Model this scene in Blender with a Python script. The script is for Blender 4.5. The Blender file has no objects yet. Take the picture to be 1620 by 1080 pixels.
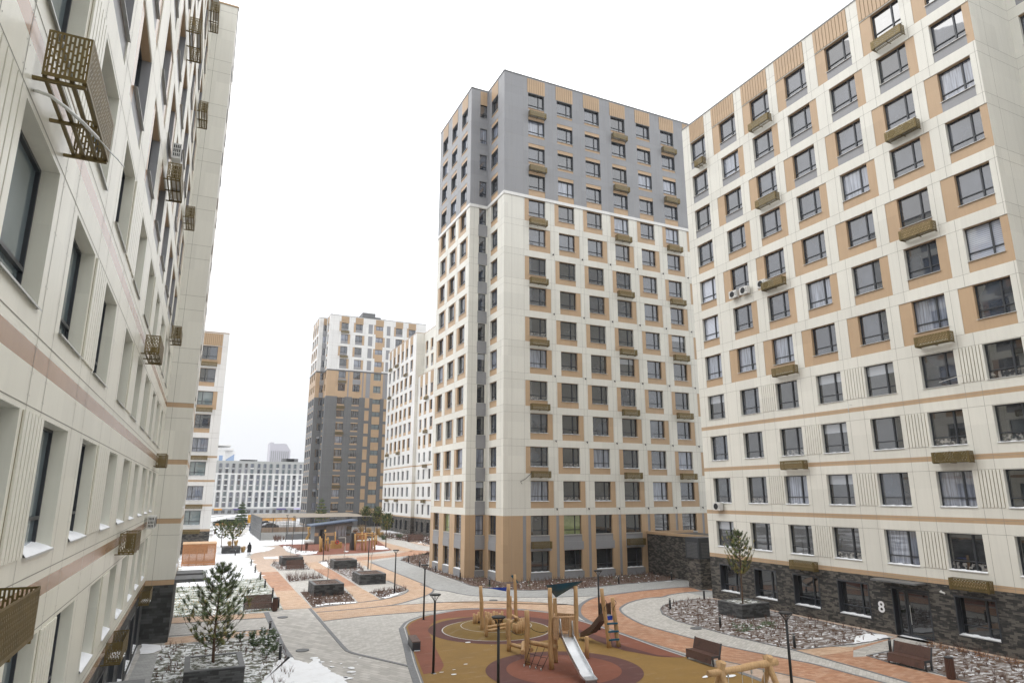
import bpy, bmesh, math, random
from math import sin, cos, tan, radians, pi, sqrt
from mathutils import Vector, Matrix, noise
random.seed(7)
S = bpy.context.scene
COL = S.collection
# ---------------------------------------------------------------- camera model (photo 1620 x 1080)
F = 1030.0; PITCH = math.atan(241/F); YAW = radians(25.1); H = 7.94
def ray(u, v):
    a = (u-810)/F; b = (540-v)/F
    fw = cos(PITCH)-b*sin(PITCH); up = sin(PITCH)+b*cos(PITCH)
    c, s = cos(YAW), sin(YAW)
    return (a*c+fw*s, -a*s+fw*c, up)
def G(u, v, z=0.0):
    d = ray(u, v); t = (z-H)/d[2]
    return (d[0]*t, d[1]*t)
def proj(x, y, z):
    c, s = cos(YAW), sin(YAW)
    lat = x*c-y*s; fw = x*s+y*c; z = z-H
    dep = fw*cos(PITCH)+z*sin(PITCH); up = -fw*sin(PITCH)+z*cos(PITCH)
    return (810+F*lat/dep, 540-F*up/dep, dep)
def crop(ox, oy, k, pts):
    return [(ox+a/k, oy+b/k) for a, b in pts]
# ---------------------------------------------------------------- mesh builder
class MB:
    def __init__(s): s.v = []; s.f = []; s.m = []; s.sm = []
    def quad(s, pts, m=0, smooth=False):
        n = len(s.v); s.v += [tuple(p) for p in pts]; s.f.append(tuple(range(n, n+len(pts)))); s.m.append(m); s.sm.append(smooth)
    def box(s, x0, y0, z0, x1, y1, z1, m=0, M=None):
        if x1 < x0: x0, x1 = x1, x0
        if y1 < y0: y0, y1 = y1, y0
        if z1 < z0: z0, z1 = z1, z0
        p = [(x0,y0,z0),(x1,y0,z0),(x1,y1,z0),(x0,y1,z0),(x0,y0,z1),(x1,y0,z1),(x1,y1,z1),(x0,y1,z1)]
        if M is not None: p = [tuple(M @ Vector(q)) for q in p]
        n = len(s.v); s.v += p
        for f in ((0,3,2,1),(4,5,6,7),(0,1,5,4),(1,2,6,5),(2,3,7,6),(3,0,4,7)):
            s.f.append(tuple(n+i for i in f)); s.m.append(m); s.sm.append(False)
    def tube(s, pts, rs, n=8, m=0, cap=True, smooth=True):
        pts = [Vector(p) for p in pts]
        if not hasattr(rs, '__len__'): rs = [rs]*len(pts)
        base = len(s.v); up = None
        for i, p in enumerate(pts):
            d = (pts[min(i+1, len(pts)-1)]-pts[max(i-1, 0)])
            if d.length < 1e-9: d = Vector((0,0,1))
            d.normalize()
            if up is None:
                up = d.orthogonal().normalized()
            else:
                up = (up-d*up.dot(d))
                if up.length < 1e-6: up = d.orthogonal()
                up.normalize()
            w = d.cross(up)
            for k in range(n):
                a = 2*pi*k/n
                s.v.append(tuple(p+(up*cos(a)+w*sin(a))*rs[i]))
        for i in range(len(pts)-1):
            for k in range(n):
                a = base+i*n+k; b = base+i*n+(k+1) % n
                s.f.append((a, b, b+n, a+n)); s.m.append(m); s.sm.append(smooth)
        if cap:
            s.f.append(tuple(base+k for k in reversed(range(n)))); s.m.append(m); s.sm.append(False)
            e = base+(len(pts)-1)*n
            s.f.append(tuple(e+k for k in range(n))); s.m.append(m); s.sm.append(False)
    def prism(s, poly, z0, z1, m=0):
        n = len(s.v); k = len(poly)
        s.v += [(x, y, z0) for x, y in poly]+[(x, y, z1) for x, y in poly]
        s.f.append(tuple(reversed(range(n, n+k)))); s.f.append(tuple(range(n+k, n+2*k))); s.m += [m, m]; s.sm += [False]*2
        for i in range(k):
            j = (i+1) % k
            s.f.append((n+i, n+j, n+k+j, n+k+i)); s.m.append(m); s.sm.append(False)
    def blob(s, c, r, m=0, n=6, rings=4, sz=1.0, jit=.15, rnd=random):
        c = Vector(c); base = len(s.v)
        s.v.append((c.x, c.y, c.z+r*sz))
        for i in range(1, rings):
            ph = pi*i/rings
            for k in range(n):
                a = 2*pi*k/n; q = r*(1+rnd.uniform(-jit, jit))
                s.v.append((c.x+q*sin(ph)*cos(a), c.y+q*sin(ph)*sin(a), c.z+q*sz*cos(ph)))
        s.v.append((c.x, c.y, c.z-r*sz)); last = len(s.v)-1
        for k in range(n):
            s.f.append((base, base+1+k, base+1+(k+1) % n)); s.m.append(m); s.sm.append(True)
        for i in range(rings-2):
            for k in range(n):
                a = base+1+i*n+k; b = base+1+i*n+(k+1) % n
                s.f.append((a, a+n, b+n, b)); s.m.append(m); s.sm.append(True)
        for k in range(n):
            a = base+1+(rings-2)*n+k; b = base+1+(rings-2)*n+(k+1) % n
            s.f.append((a, last, b)); s.m.append(m); s.sm.append(True)
    def mesh(s, name, mats):
        me = bpy.data.meshes.new(name); me.from_pydata(s.v, [], s.f)
        for m in mats: me.materials.append(m)
        me.polygons.foreach_set('material_index', s.m)
        me.polygons.foreach_set('use_smooth', s.sm)
        me.update(); return me
    def build(s, name, mats, parent=None, bevel=0):
        if not isinstance(mats, (list, tuple)): mats = [mats]
        o = link(name, s.mesh(name, mats), parent)
        if bevel:
            b = o.modifiers.new('bevel', 'BEVEL'); b.width = bevel; b.segments = 2; b.limit_method = 'ANGLE'; b.angle_limit = radians(50)
        return o
def link(name, me, parent=None, M=None):
    o = bpy.data.objects.new(name, me); COL.objects.link(o)
    if parent is not None: o.parent = parent
    if M is not None: o.matrix_local = M
    return o
def empty(name, loc=(0,0,0), rz=0.0):
    o = bpy.data.objects.new(name, None); COL.objects.link(o)
    o.location = loc; o.rotation_euler = (0,0,rz); o.empty_display_size = .2
    return o
def tag(o, label=None, cat=None, group=None, kind=None):
    if label: o['label'] = label
    if cat: o['category'] = cat
    if group: o['group'] = group
    if kind: o['kind'] = kind
    return o
def structure(o): o['kind'] = 'structure'; return o
def copy_tree(o, parent=None):
    c = o.copy(); COL.objects.link(c)
    if parent is not None: c.parent = parent
    for ch in list(o.children): copy_tree(ch, c)
    return c
def lerp(a, b, t): return a+(b-a)*t
# ---------------------------------------------------------------- materials
def newmat(name):
    m = bpy.data.materials.new(name); m.use_nodes = True
    nt = m.node_tree; b = nt.nodes['Principled BSDF']
    return m, nt, b
def N(nt, t, **kw):
    n = nt.nodes.new(t)
    for k, v in kw.items():
        if k in n.inputs.keys() if hasattr(n.inputs, 'keys') else False: n.inputs[k].default_value = v
        else: setattr(n, k, v)
    return n
def c4(c): return (c[0], c[1], c[2], 1)
def mixc(nt, fac, a, b, mode='MIX'):
    n = nt.nodes.new('ShaderNodeMix'); n.data_type = 'RGBA'; n.blend_type = mode
    for sock, val in ((0, fac), (6, a), (7, b)):
        if hasattr(val, 'is_output'): nt.links.new(val, n.inputs[sock])
        elif isinstance(val, (int, float)): n.inputs[sock].default_value = val
        else: n.inputs[sock].default_value = c4(val)
    return n.outputs[2]
def noisetex(nt, vec, scale, detail=3, rough=.5):
    n = nt.nodes.new('ShaderNodeTexNoise'); n.inputs['Scale'].default_value = scale
    n.inputs['Detail'].default_value = detail; n.inputs['Roughness'].default_value = rough
    if vec is not None: nt.links.new(vec, n.inputs['Vector'])
    return n.outputs[0]
def mathn(nt, op, a, b=None, c=None, clamp=False):
    n = nt.nodes.new('ShaderNodeMath'); n.operation = op; n.use_clamp = clamp
    for i, v in enumerate((a, b, c)):
        if v is None: continue
        if hasattr(v, 'is_output'): nt.links.new(v, n.inputs[i])
        else: n.inputs[i].default_value = v
    return n.outputs[0]
def ramp(nt, fac, stops):
    n = nt.nodes.new('ShaderNodeValToRGB'); nt.links.new(fac, n.inputs[0])
    e = n.color_ramp.elements
    while len(e) > 1: e.remove(e[-1])
    for i, (p, c) in enumerate(stops):
        q = e[0] if i == 0 else e.new(p)
        q.position = p; q.color = c4(c) if not isinstance(c, (int, float)) else (c, c, c, 1)
    return n.outputs[0]
def geopos(nt):
    g = nt.nodes.new('ShaderNodeNewGeometry'); return g.outputs['Position']
def objcoord(nt):
    t = nt.nodes.new('ShaderNodeTexCoord'); return t.outputs['Object']
def bump(nt, b, h, strength=.2, dist=.01):
    n = nt.nodes.new('ShaderNodeBump'); n.inputs['Strength'].default_value = strength; n.inputs['Distance'].default_value = dist
    nt.links.new(h, n.inputs['Height']); nt.links.new(n.outputs[0], b.inputs['Normal'])
def plain(name, col, rough=.6, var=.12, scale=3.0, metal=0.0, spec=None, bmp=0.0, bscale=40, coat=0.0):
    m, nt, b = newmat(name); p = geopos(nt)
    f = noisetex(nt, p, scale, 4, .6)
    dark = tuple(c*(1-var) for c in col); lite = tuple(min(1, c*(1+var*.7)) for c in col)
    c = ramp(nt, f, [(.3, dark), (.7, lite)])
    nt.links.new(c, b.inputs['Base Color'])
    b.inputs['Roughness'].default_value = rough; b.inputs['Metallic'].default_value = metal
    if spec is not None: b.inputs['Specular IOR Level'].default_value = spec
    if coat: b.inputs['Coat Weight'].default_value = coat; b.inputs['Coat Roughness'].default_value = .1
    if bmp: bump(nt, b, noisetex(nt, p, bscale, 3), bmp)
    return m
def panelmat(name, col, rough=.45, pan=(1.8, 3.3), var=.045, streak=.12, spec=.5, wav=.0):
    """facade cladding: every panel a slightly different tone, faint rain streaks, soft waviness"""
    m, nt, b = newmat(name); p = geopos(nt)
    sep = nt.nodes.new('ShaderNodeSeparateXYZ'); nt.links.new(p, sep.inputs[0])
    h = mathn(nt, 'ADD', sep.outputs[0], sep.outputs[1])
    cu = mathn(nt, 'FLOOR', mathn(nt, 'DIVIDE', h, pan[0])); cz = mathn(nt, 'FLOOR', mathn(nt, 'DIVIDE', sep.outputs[2], pan[1]/2))
    cb = nt.nodes.new('ShaderNodeCombineXYZ'); nt.links.new(cu, cb.inputs[0]); nt.links.new(cz, cb.inputs[1])
    wn = nt.nodes.new('ShaderNodeTexWhiteNoise'); nt.links.new(cb.outputs[0], wn.inputs['Vector'])
    c1 = mixc(nt, wn.outputs['Value'], tuple(c*(1-var) for c in col), tuple(min(1, c*(1+var)) for c in col))
    mp = nt.nodes.new('ShaderNodeMapping'); mp.inputs['Scale'].default_value = (5, 5, .35); nt.links.new(p, mp.inputs[0])
    st = noisetex(nt, mp.outputs[0], 1.0, 5, .65)
    f = ramp(nt, st, [(.45, 0.0), (.75, 1.0)])
    c2 = mixc(nt, mathn(nt, 'MULTIPLY', f, streak), c1, tuple(c*.45 for c in col))
    nt.links.new(c2, b.inputs['Base Color']); b.inputs['Roughness'].default_value = rough
    b.inputs['Specular IOR Level'].default_value = spec
    if wav: bump(nt, b, noisetex(nt, p, .9, 2), wav, .05)
    return m
def brickmat(name, tones, bw=.42, bh=.085, mortar=(.03,.03,.03), rough=.75, big=.35):
    """clinker tiles of three tones in stretcher courses, in clumps"""
    m, nt, b = newmat(name); p = geopos(nt)
    sep = nt.nodes.new('ShaderNodeSeparateXYZ'); nt.links.new(p, sep.inputs[0])
    h = mathn(nt, 'ADD', sep.outputs[0], sep.outputs[1])
    row = mathn(nt, 'FLOOR', mathn(nt, 'DIVIDE', sep.outputs[2], bh))
    off = mathn(nt, 'MULTIPLY', mathn(nt, 'FRACT', mathn(nt, 'MULTIPLY', row, .37)), bw)
    col = mathn(nt, 'FLOOR', mathn(nt, 'DIVIDE', mathn(nt, 'ADD', h, off), bw))
    cb = nt.nodes.new('ShaderNodeCombineXYZ'); nt.links.new(col, cb.inputs[0]); nt.links.new(row, cb.inputs[1])
    wn = nt.nodes.new('ShaderNodeTexWhiteNoise'); nt.links.new(cb.outputs[0], wn.inputs['Vector'])
    # bigger clumps
    row2 = mathn(nt, 'FLOOR', mathn(nt, 'DIVIDE', sep.outputs[2], bh*2)); off2 = mathn(nt, 'MULTIPLY', mathn(nt, 'FRACT', mathn(nt, 'MULTIPLY', row2, .61)), bw*1.3)
    col2 = mathn(nt, 'FLOOR', mathn(nt, 'DIVIDE', mathn(nt, 'ADD', h, off2), bw*1.3))
    cb2 = nt.nodes.new('ShaderNodeCombineXYZ'); nt.links.new(col2, cb2.inputs[0]); nt.links.new(row2, cb2.inputs[1]); cb2.inputs[2].default_value = 5
    wn2 = nt.nodes.new('ShaderNodeTexWhiteNoise'); nt.links.new(cb2.outputs[0], wn2.inputs['Vector'])
    v = mathn(nt, 'ADD', mathn(nt, 'MULTIPLY', wn.outputs['Value'], 1-big-.2), mathn(nt, 'MULTIPLY', wn2.outputs['Value'], big+.2))
    c = ramp(nt, v, [(.30, tones[0]), (.48, tones[1]), (.68, tones[2])])
    # courses
    fr = mathn(nt, 'FRACT', mathn(nt, 'DIVIDE', sep.outputs[2], bh))
    gr = mathn(nt, 'LESS_THAN', fr, .12)
    c = mixc(nt, mathn(nt, 'MULTIPLY', gr, .6), c, mortar)
    nt.links.new(c, b.inputs['Base Color']); b.inputs['Roughness'].default_value = rough
    bump(nt, b, mathn(nt, 'ADD', mathn(nt, 'MULTIPLY', gr, -1), mathn(nt, 'MULTIPLY', wn.outputs['Value'], .6)), .35, .01)
    return m
def pavermat(name, cols, sx=.4, sy=.2, rot=0.0, rough=.8, joint=.55, stain=.12, wet=0.0):
    """small block pavers: every block its own tone, darker joints, broad stains"""
    m, nt, b = newmat(name); p = geopos(nt)
    mp = nt.nodes.new('ShaderNodeMapping'); mp.inputs['Rotation'].default_value = (0,0,rot); nt.links.new(p, mp.inputs[0])
    sep = nt.nodes.new('ShaderNodeSeparateXYZ'); nt.links.new(mp.outputs[0], sep.inputs[0])
    rowf = mathn(nt, 'DIVIDE', sep.outputs[1], sy); row = mathn(nt, 'FLOOR', rowf)
    colf = mathn(nt, 'ADD', mathn(nt, 'DIVIDE', sep.outputs[0], sx), mathn(nt, 'MULTIPLY', mathn(nt, 'MODULO', row, 2.0), .5)); col = mathn(nt, 'FLOOR', colf)
    cb = nt.nodes.new('ShaderNodeCombineXYZ'); nt.links.new(col, cb.inputs[0]); nt.links.new(row, cb.inputs[1])
    wn = nt.nodes.new('ShaderNodeTexWhiteNoise'); nt.links.new(cb.outputs[0], wn.inputs['Vector'])
    c = ramp(nt, wn.outputs['Value'], [(0, cols[0]), (.5, cols[1]), (1, cols[2])])
    j = mathn(nt, 'MAXIMUM', mathn(nt, 'LESS_THAN', mathn(nt, 'FRACT', rowf), .08), mathn(nt, 'LESS_THAN', mathn(nt, 'FRACT', colf), .045))
    c = mixc(nt, mathn(nt, 'MULTIPLY', j, joint), c, tuple(x*.35 for x in cols[1]))
    st = noisetex(nt, p, .55, 5, .6); st2 = noisetex(nt, p, 3.3, 4, .6)
    f = ramp(nt, mathn(nt, 'ADD', mathn(nt, 'MULTIPLY', st, .6), mathn(nt, 'MULTIPLY', st2, .4)), [(.38, 1.0), (.58, 0.0)])
    c = mixc(nt, mathn(nt, 'MULTIPLY', f, stain*2.2), c, tuple(x*.5 for x in cols[1]))
    nt.links.new(c, b.inputs['Base Color'])
    nt.links.new(ramp(nt, st, [(.3, rough-.25), (.7, rough)]), b.inputs['Roughness'])
    bump(nt, b, mathn(nt, 'MULTIPLY', j, -1), .3, .01)
    return m
def rubbermat(name, col):
    m, nt, b = newmat(name); p = geopos(nt)
    g = noisetex(nt, p, 90, 2, .5); s = noisetex(nt, p, .8, 6, .65)
    c = mixc(nt, ramp(nt, g, [(.35, 0.0), (.65, 1.0)]), tuple(x*.8 for x in col), tuple(min(1, x*1.18) for x in col))
    # pale scuffs left by dried snow melt
    mp = nt.nodes.new('ShaderNodeMapping'); mp.inputs['Scale'].default_value = (.5, 1.6, 1); mp.inputs['Rotation'].default_value = (0, 0, .5); nt.links.new(p, mp.inputs[0])
    sc = noisetex(nt, mp.outputs[0], 1.3, 8, .72)
    c = mixc(nt, mathn(nt, 'MULTIPLY', ramp(nt, sc, [(.56, 0.0), (.75, 1.0)]), .22), c, (.5,.47,.44))
    c = mixc(nt, mathn(nt, 'MULTIPLY', ramp(nt, s, [(.35, 1.0), (.6, 0.0)]), .3), c, tuple(x*.55 for x in col))
    nt.links.new(c, b.inputs['Base Color']); b.inputs['Roughness'].default_value = .85
    bump(nt, b, g, .25, .006)
    return m
def woodmat(name, a, bcol, rough=.6, axis='z', sc=1.0):
    m, nt, b = newmat(name); p = objcoord(nt)
    mp = nt.nodes.new('ShaderNodeMapping'); mp.inputs['Scale'].default_value = {'z': (14*sc,14*sc,1.2*sc), 'x': (1.2*sc,14*sc,14*sc), 'y': (14*sc,1.2*sc,14*sc)}[axis]
    nt.links.new(p, mp.inputs[0])
    f = noisetex(nt, mp.outputs[0], 1.6, 5, .65)
    oi = nt.nodes.new('ShaderNodeObjectInfo')
    c = ramp(nt, f, [(.3, a), (.7, bcol)])
    k = noisetex(nt, p, 2.2, 2)
    c = mixc(nt, mathn(nt, 'MULTIPLY', ramp(nt, k, [(.6, 0.0), (.72, 1.0)]), .5), c, tuple(x*.4 for x in a))
    c = mixc(nt, mathn(nt, 'MULTIPLY', oi.outputs['Random'], .25), c, tuple(x*.7 for x in a))
    nt.links.new(c, b.inputs['Base Color']); b.inputs['Roughness'].default_value = rough
    bump(nt, b, f, .3, .01)
    return m
def glassmat(name, kind):
    """double glazing seen from outside: strong reflections over whatever stands behind the pane"""
    m, nt, b = newmat(name)
    tc = nt.nodes.new('ShaderNodeTexCoord'); o = tc.outputs['Object']; p = geopos(nt)
    oi = nt.nodes.new('ShaderNodeObjectInfo')
    sep = nt.nodes.new('ShaderNodeSeparateXYZ'); nt.links.new(o, sep.inputs[0])
    add = nt.nodes.new('ShaderNodeVectorMath'); add.operation = 'ADD'; nt.links.new(p, add.inputs[0])
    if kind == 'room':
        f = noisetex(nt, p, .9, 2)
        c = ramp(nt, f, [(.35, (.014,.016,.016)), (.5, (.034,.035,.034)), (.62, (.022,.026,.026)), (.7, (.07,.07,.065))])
    elif kind == 'grey':
        f = noisetex(nt, p, .7, 1)
        c = ramp(nt, f, [(.3, (.03,.036,.043)), (.7, (.075,.083,.095))])
    elif kind == 'curtain':
        mp = nt.nodes.new('ShaderNodeMapping'); mp.inputs['Scale'].default_value = (1,1,.06); nt.links.new(p, mp.inputs[0])
        f = noisetex(nt, mp.outputs[0], 9, 3, .6)
        c = ramp(nt, f, [(.3, (.10,.11,.12)), (.5, (.24,.25,.27)), (.7, (.38,.39,.41))])
    elif kind == 'blind':
        w = mathn(nt, 'FRACT', mathn(nt, 'MULTIPLY', sep.outputs[2], 9))
        c = ramp(nt, w, [(0, (.25,.26,.27)), (.3, (.6,.6,.6)), (.9, (.55,.55,.56)), (1, (.25,.25,.25))])
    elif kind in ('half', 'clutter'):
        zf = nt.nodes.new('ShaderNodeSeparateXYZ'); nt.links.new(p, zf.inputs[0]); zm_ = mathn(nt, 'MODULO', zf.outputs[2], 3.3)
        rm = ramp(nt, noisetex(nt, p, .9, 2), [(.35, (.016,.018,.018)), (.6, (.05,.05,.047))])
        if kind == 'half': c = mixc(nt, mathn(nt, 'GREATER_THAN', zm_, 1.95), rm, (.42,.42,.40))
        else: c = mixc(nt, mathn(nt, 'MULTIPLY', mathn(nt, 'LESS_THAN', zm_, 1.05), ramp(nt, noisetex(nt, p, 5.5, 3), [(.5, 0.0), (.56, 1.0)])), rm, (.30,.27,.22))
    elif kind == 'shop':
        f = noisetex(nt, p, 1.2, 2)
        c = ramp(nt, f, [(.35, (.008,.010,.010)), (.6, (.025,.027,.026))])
    elif kind == 'yellow':
        c = ramp(nt, noisetex(nt, p, 2, 2), [(.3, (.25,.28,.10)), (.7, (.42,.45,.20))])
    elif kind == 'teal':
        c = ramp(nt, noisetex(nt, p, .6, 1), [(.3, (.16,.20,.18)), (.7, (.27,.31,.28))])
    nt.links.new(c, b.inputs['Base Color'])
    b.inputs['Roughness'].default_value = .35; b.inputs['IOR'].default_value = 1.5
    b.inputs['Specular IOR Level'].default_value = .1
    b.inputs['Coat Weight'].default_value = 1.0; b.inputs['Coat Roughness'].default_value = .015; b.inputs['Coat IOR'].default_value = {'shop':1.9}.get(kind, 2.3)
    b.inputs['Coat Tint'].default_value = (.80,.86,1,1)
    # slight unevenness of the panes
    bn = nt.nodes.new('ShaderNodeBump'); bn.inputs['Strength'].default_value = .03; bn.inputs['Distance'].default_value = .02
    nt.links.new(noisetex(nt, p, 1.1, 2), bn.inputs['Height']); nt.links.new(bn.outputs[0], b.inputs['Coat Normal'])
    return m
def snowmat(name, dirt=.25, scale=2.0):
    m, nt, b = newmat(name); p = geopos(nt)
    f = noisetex(nt, p, scale, 6, .7)
    c = mixc(nt, mathn(nt, 'MULTIPLY', ramp(nt, f, [(.5, 0.0), (.72, 1.0)]), dirt), (.84,.86,.89), (.42,.40,.38))
    nt.links.new(c, b.inputs['Base Color']); b.inputs['Roughness'].default_value = .7
    bump(nt, b, noisetex(nt, p, 6, 5, .7), .5, .04)
    return m
def patchy(name, a, bcol, ccol, scale=3.0, t0=.45, t1=.55, sc2=12, stretch=(1,1,1), rot=0, rough=.9, bmp=.6):
    """ground material: mottled a/b with patches of c (snow) where the noise is high"""
    m, nt, b = newmat(name); p = geopos(nt)
    mp = nt.nodes.new('ShaderNodeMapping'); mp.inputs['Scale'].default_value = stretch; mp.inputs['Rotation'].default_value = (0,0,rot); nt.links.new(p, mp.inputs[0])
    base = mixc(nt, noisetex(nt, p, sc2, 5, .7), a, bcol)
    f1 = noisetex(nt, mp.outputs[0], scale, 6, .68)
    msk = ramp(nt, f1, [(t0, 0.0), (t1, 1.0)])
    c = mixc(nt, msk, base, ccol)
    nt.links.new(c, b.inputs['Base Color']); b.inputs['Roughness'].default_value = rough
    bump(nt, b, mathn(nt, 'ADD', mathn(nt, 'MULTIPLY', msk, .8), noisetex(nt, p, sc2*2, 4, .7)), bmp, .04)
    return m
M = {}
M['cream'] = panelmat('cream cladding', (.70,.69,.63), .42)
M['creamgl'] = panelmat('glossy cream cladding', (.73,.72,.63), .34, spec=.5, wav=.04)
M['tan'] = panelmat('tan cladding', (.47,.33,.205), .45)
M['tangl'] = panelmat('glossy tan cladding', (.37,.235,.145), .24, spec=.7, wav=.05)
M['grey'] = panelmat('grey cladding', (.27,.275,.29), .42)
M['dgrey'] = panelmat('dark grey cladding', (.135,.14,.145), .45)
M['white'] = panelmat('white cladding', (.74,.74,.725), .42)
M['seam'] = plain('panel joint', (.28,.27,.24), .9, .2)
M['rivet'] = plain('rivet', (.12,.11,.10), .5)
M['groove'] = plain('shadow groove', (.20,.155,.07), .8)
M['frame'] = plain('anthracite window frame', (.035,.04,.048), .4, .1)
M['steelsill'] = plain('window sill metal', (.55,.56,.55), .4, .1, metal=.3)
M['bronze'] = plain('bronze perforated sheet', (.155,.115,.042), .45, .2, metal=.45, scale=5)
M['acwhite'] = plain('air conditioner casing', (.62,.62,.60), .45, .08)
M['black'] = plain('black metal', (.018,.02,.022), .45, .2, metal=.3)
M['brick'] = brickmat('dark clinker', ((.020,.020,.020), (.045,.042,.039), (.115,.105,.09)), bw=.27, bh=.07)
M['brick2'] = brickmat('near dark clinker', ((.02,.021,.021), (.035,.037,.037), (.07,.073,.073)), bw=.4, bh=.13)
M['planter'] = brickmat('planter slate', ((.028,.029,.031), (.05,.052,.055), (.085,.088,.09)), bw=.35, bh=.075)
M['rim'] = plain('planter rim', (.12,.125,.13), .6, .2)
for k in ('room','grey','curtain','blind','shop','yellow','teal','half','clutter'): M['g_'+k] = glassmat('glazing '+k, k)
M['snow'] = snowmat('snow'); M['snowc'] = snowmat('clean snow', .08)
M['p_grey'] = pavermat('pale grey pavers', ((.40,.385,.355), (.47,.455,.425), (.55,.53,.50)), .3, .15, rot=radians(-35), stain=.10)
M['p_greyw'] = pavermat('pale grey pavers in courses', ((.38,.365,.335), (.45,.43,.40), (.53,.51,.475)), .6, .28, rot=radians(62), stain=.12)
M['p_cool'] = pavermat('cool grey pavers', ((.29,.295,.29), (.34,.345,.34), (.39,.395,.385)), .3, .15, rot=radians(-10), stain=.08)
M['p_peach'] = pavermat('peach pavers', ((.43,.28,.18), (.52,.355,.24), (.58,.42,.30)), .3, .15, rot=radians(10), stain=.10)
M['p_orange'] = pavermat('orange pavers', ((.35,.165,.09), (.44,.235,.14), (.51,.32,.215)), .3, .15, rot=radians(25), stain=.18)
M['p_pink'] = pavermat('pale peach pavers', ((.45,.33,.245), (.52,.39,.30), (.58,.45,.36)), .3, .15, rot=radians(0), stain=.15)
M['curb'] = plain('granite kerb', (.17,.175,.185), .7, .25, scale=8)
M['curbl'] = plain('pale kerb', (.48,.475,.46), .7, .15, scale=8)
M['r_red'] = rubbermat('red rubber', (.21,.070,.040))
M['r_mus'] = rubbermat('mustard rubber', (.25,.145,.035))
M['r_pur'] = rubbermat('purple rubber', (.105,.040,.034))
M['r_oli'] = rubbermat('olive rubber', (.19,.115,.025))
M['soil'] = patchy('mulch with snow', (.07,.05,.04), (.18,.135,.11), (.70,.71,.73), 2.6, .52, .66, 16)
M['soil2'] = patchy('snowy mulch', (.09,.068,.055), (.21,.165,.14), (.66,.67,.69), 2.2, .48, .64, 16, stretch=(.6,1.6,1))
M['soild'] = patchy('brown mulch', (.065,.042,.034), (.17,.12,.095), (.6,.6,.6), 3.0, .63, .68, 16)
M['lawn'] = patchy('grass under thin snow', (.05,.075,.03), (.16,.17,.11), (.78,.80,.80), .9, .40, .66, 22, stretch=(1,1.35,1))
M['lawn2'] = patchy('matted plants under snow', (.05,.055,.03), (.17,.17,.13), (.76,.78,.79), 2.4, .47, .56, 22)
M['asph'] = patchy('ground', (.16,.155,.15), (.26,.25,.24), (.62,.63,.65), .09, .5, .56, 3, bmp=.1)
M['wood'] = woodmat('robinia log', (.44,.26,.115), (.62,.41,.21))
M['woodx'] = woodmat('pale larch', (.42,.25,.13), (.60,.40,.24), axis='x')
M['bench'] = woodmat('brown bench slat', (.07,.032,.022), (.12,.06,.042), .5, sc=1.5)
M['orange_wood'] = woodmat('orange stained slat', (.40,.17,.065), (.55,.27,.12), .55, axis='x')
M['teal'] = plain('teal plastic sheet', (.01,.11,.19), .35, .1)
M['blue'] = plain('blue plastic sheet', (.015,.06,.45), .35, .1)
M['steel'] = plain('slide steel', (.62,.64,.66), .36, .06, metal=.85)
M['brownpl'] = plain('brown plastic', (.10,.06,.045), .45, .1)
M['darkpl'] = plain('dark plastic', (.03,.03,.032), .5)
M['rope'] = plain('black rope', (.02,.022,.025), .8)
M['yel'] = woodmat('yellow playground timber', (.40,.225,.07), (.54,.34,.13))
M['bark'] = plain('pine bark', (.12,.075,.05), .9, .4, 14, bmp=.6)
M['needle'] = plain('pine needles', (.14,.19,.055), .6, .5, 2.5)
M['needle2'] = plain('yellowing needles', (.32,.27,.07), .6, .4, 2.5)
M['needle3'] = plain('dark needles', (.075,.12,.042), .6, .4, 2.5)
M['twig'] = plain('bare twigs', (.15,.085,.065), .9, .4, 8)
M['twigl'] = plain('pale sapling bark', (.42,.38,.33), .8, .2, 8)
M['straw'] = plain('straw grass', (.50,.32,.12), .8, .3, 6)
M['green'] = plain('evergreen leaves', (.08,.12,.055), .6, .5, 6)
M['leafrust'] = plain('rusty leaves', (.26,.11,.03), .7, .4, 6)
M['bluegrey'] = plain('blue grey roof sheet', (.09,.13,.20), .4, .1)
M['beige'] = plain('beige netting', (.45,.40,.34), .8, .1)
M['amber'] = plain('amber hoarding', (.75,.36,.04), .6, .15)
M['ortimber'] = plain('hoarding orange', (.60,.30,.10), .7, .25, 2)
M['number'] = plain('white number', (.82,.82,.84), .5, .02)
M['coat'] = plain('black coat', (.012,.012,.014), .85, .3, 10)
M['skin'] = plain('skin', (.45,.28,.2), .6, .05)
M['bluecoat'] = plain('blue coat', (.03,.09,.18), .8)
M['car'] = plain('dark car paint', (.02,.022,.027), .2, .05, coat=1.0)
M['tyre'] = plain('tyre', (.015,.015,.015), .8)
# ---------------------------------------------------------------- buildings
FL = 3.3
_frames = {}
def frame_mesh(w, h, mirror, style, fd):
    key = ('f', round(w,3), round(h,3), mirror, style, fd)
    if key in _frames: return _frames[key]
    b = MB(); t = .045; y0, y1 = fd-.05, fd+.03
    def bar(x0, z0, x1, z1, dy=0):
        if mirror: x0, x1 = w-x1, w-x0
        b.box(x0, y0-dy, z0, x1, y1, z1)
    bar(0,0,w,t); bar(0,h-t,w,h); bar(0,t,t,h-t); bar(w-t,t,w,h-t)
    if style == 'A':
        mx = w*.68; tz = h*.25
        bar(mx-.045, t, mx+.045, h-t, .012)
        bar(t, tz-.028, mx-.045, tz+.028, .006); bar(mx+.045, tz-.028, w-t, tz+.028, .006)
    elif style == 'N':
        tz = h*.25; bar(t, tz-.03, w-t, tz+.03, .006)
    elif style == 'L':      # loggia glazing low rail
        tz = h*.3; bar(t, tz-.03, w-t, tz+.03, .006); bar(w*.5-.03, t, w*.5+.03, h-t, .012)
    me = b.mesh('window_frame', [M['frame']]); _frames[key] = me; return me
_panes = {}
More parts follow.
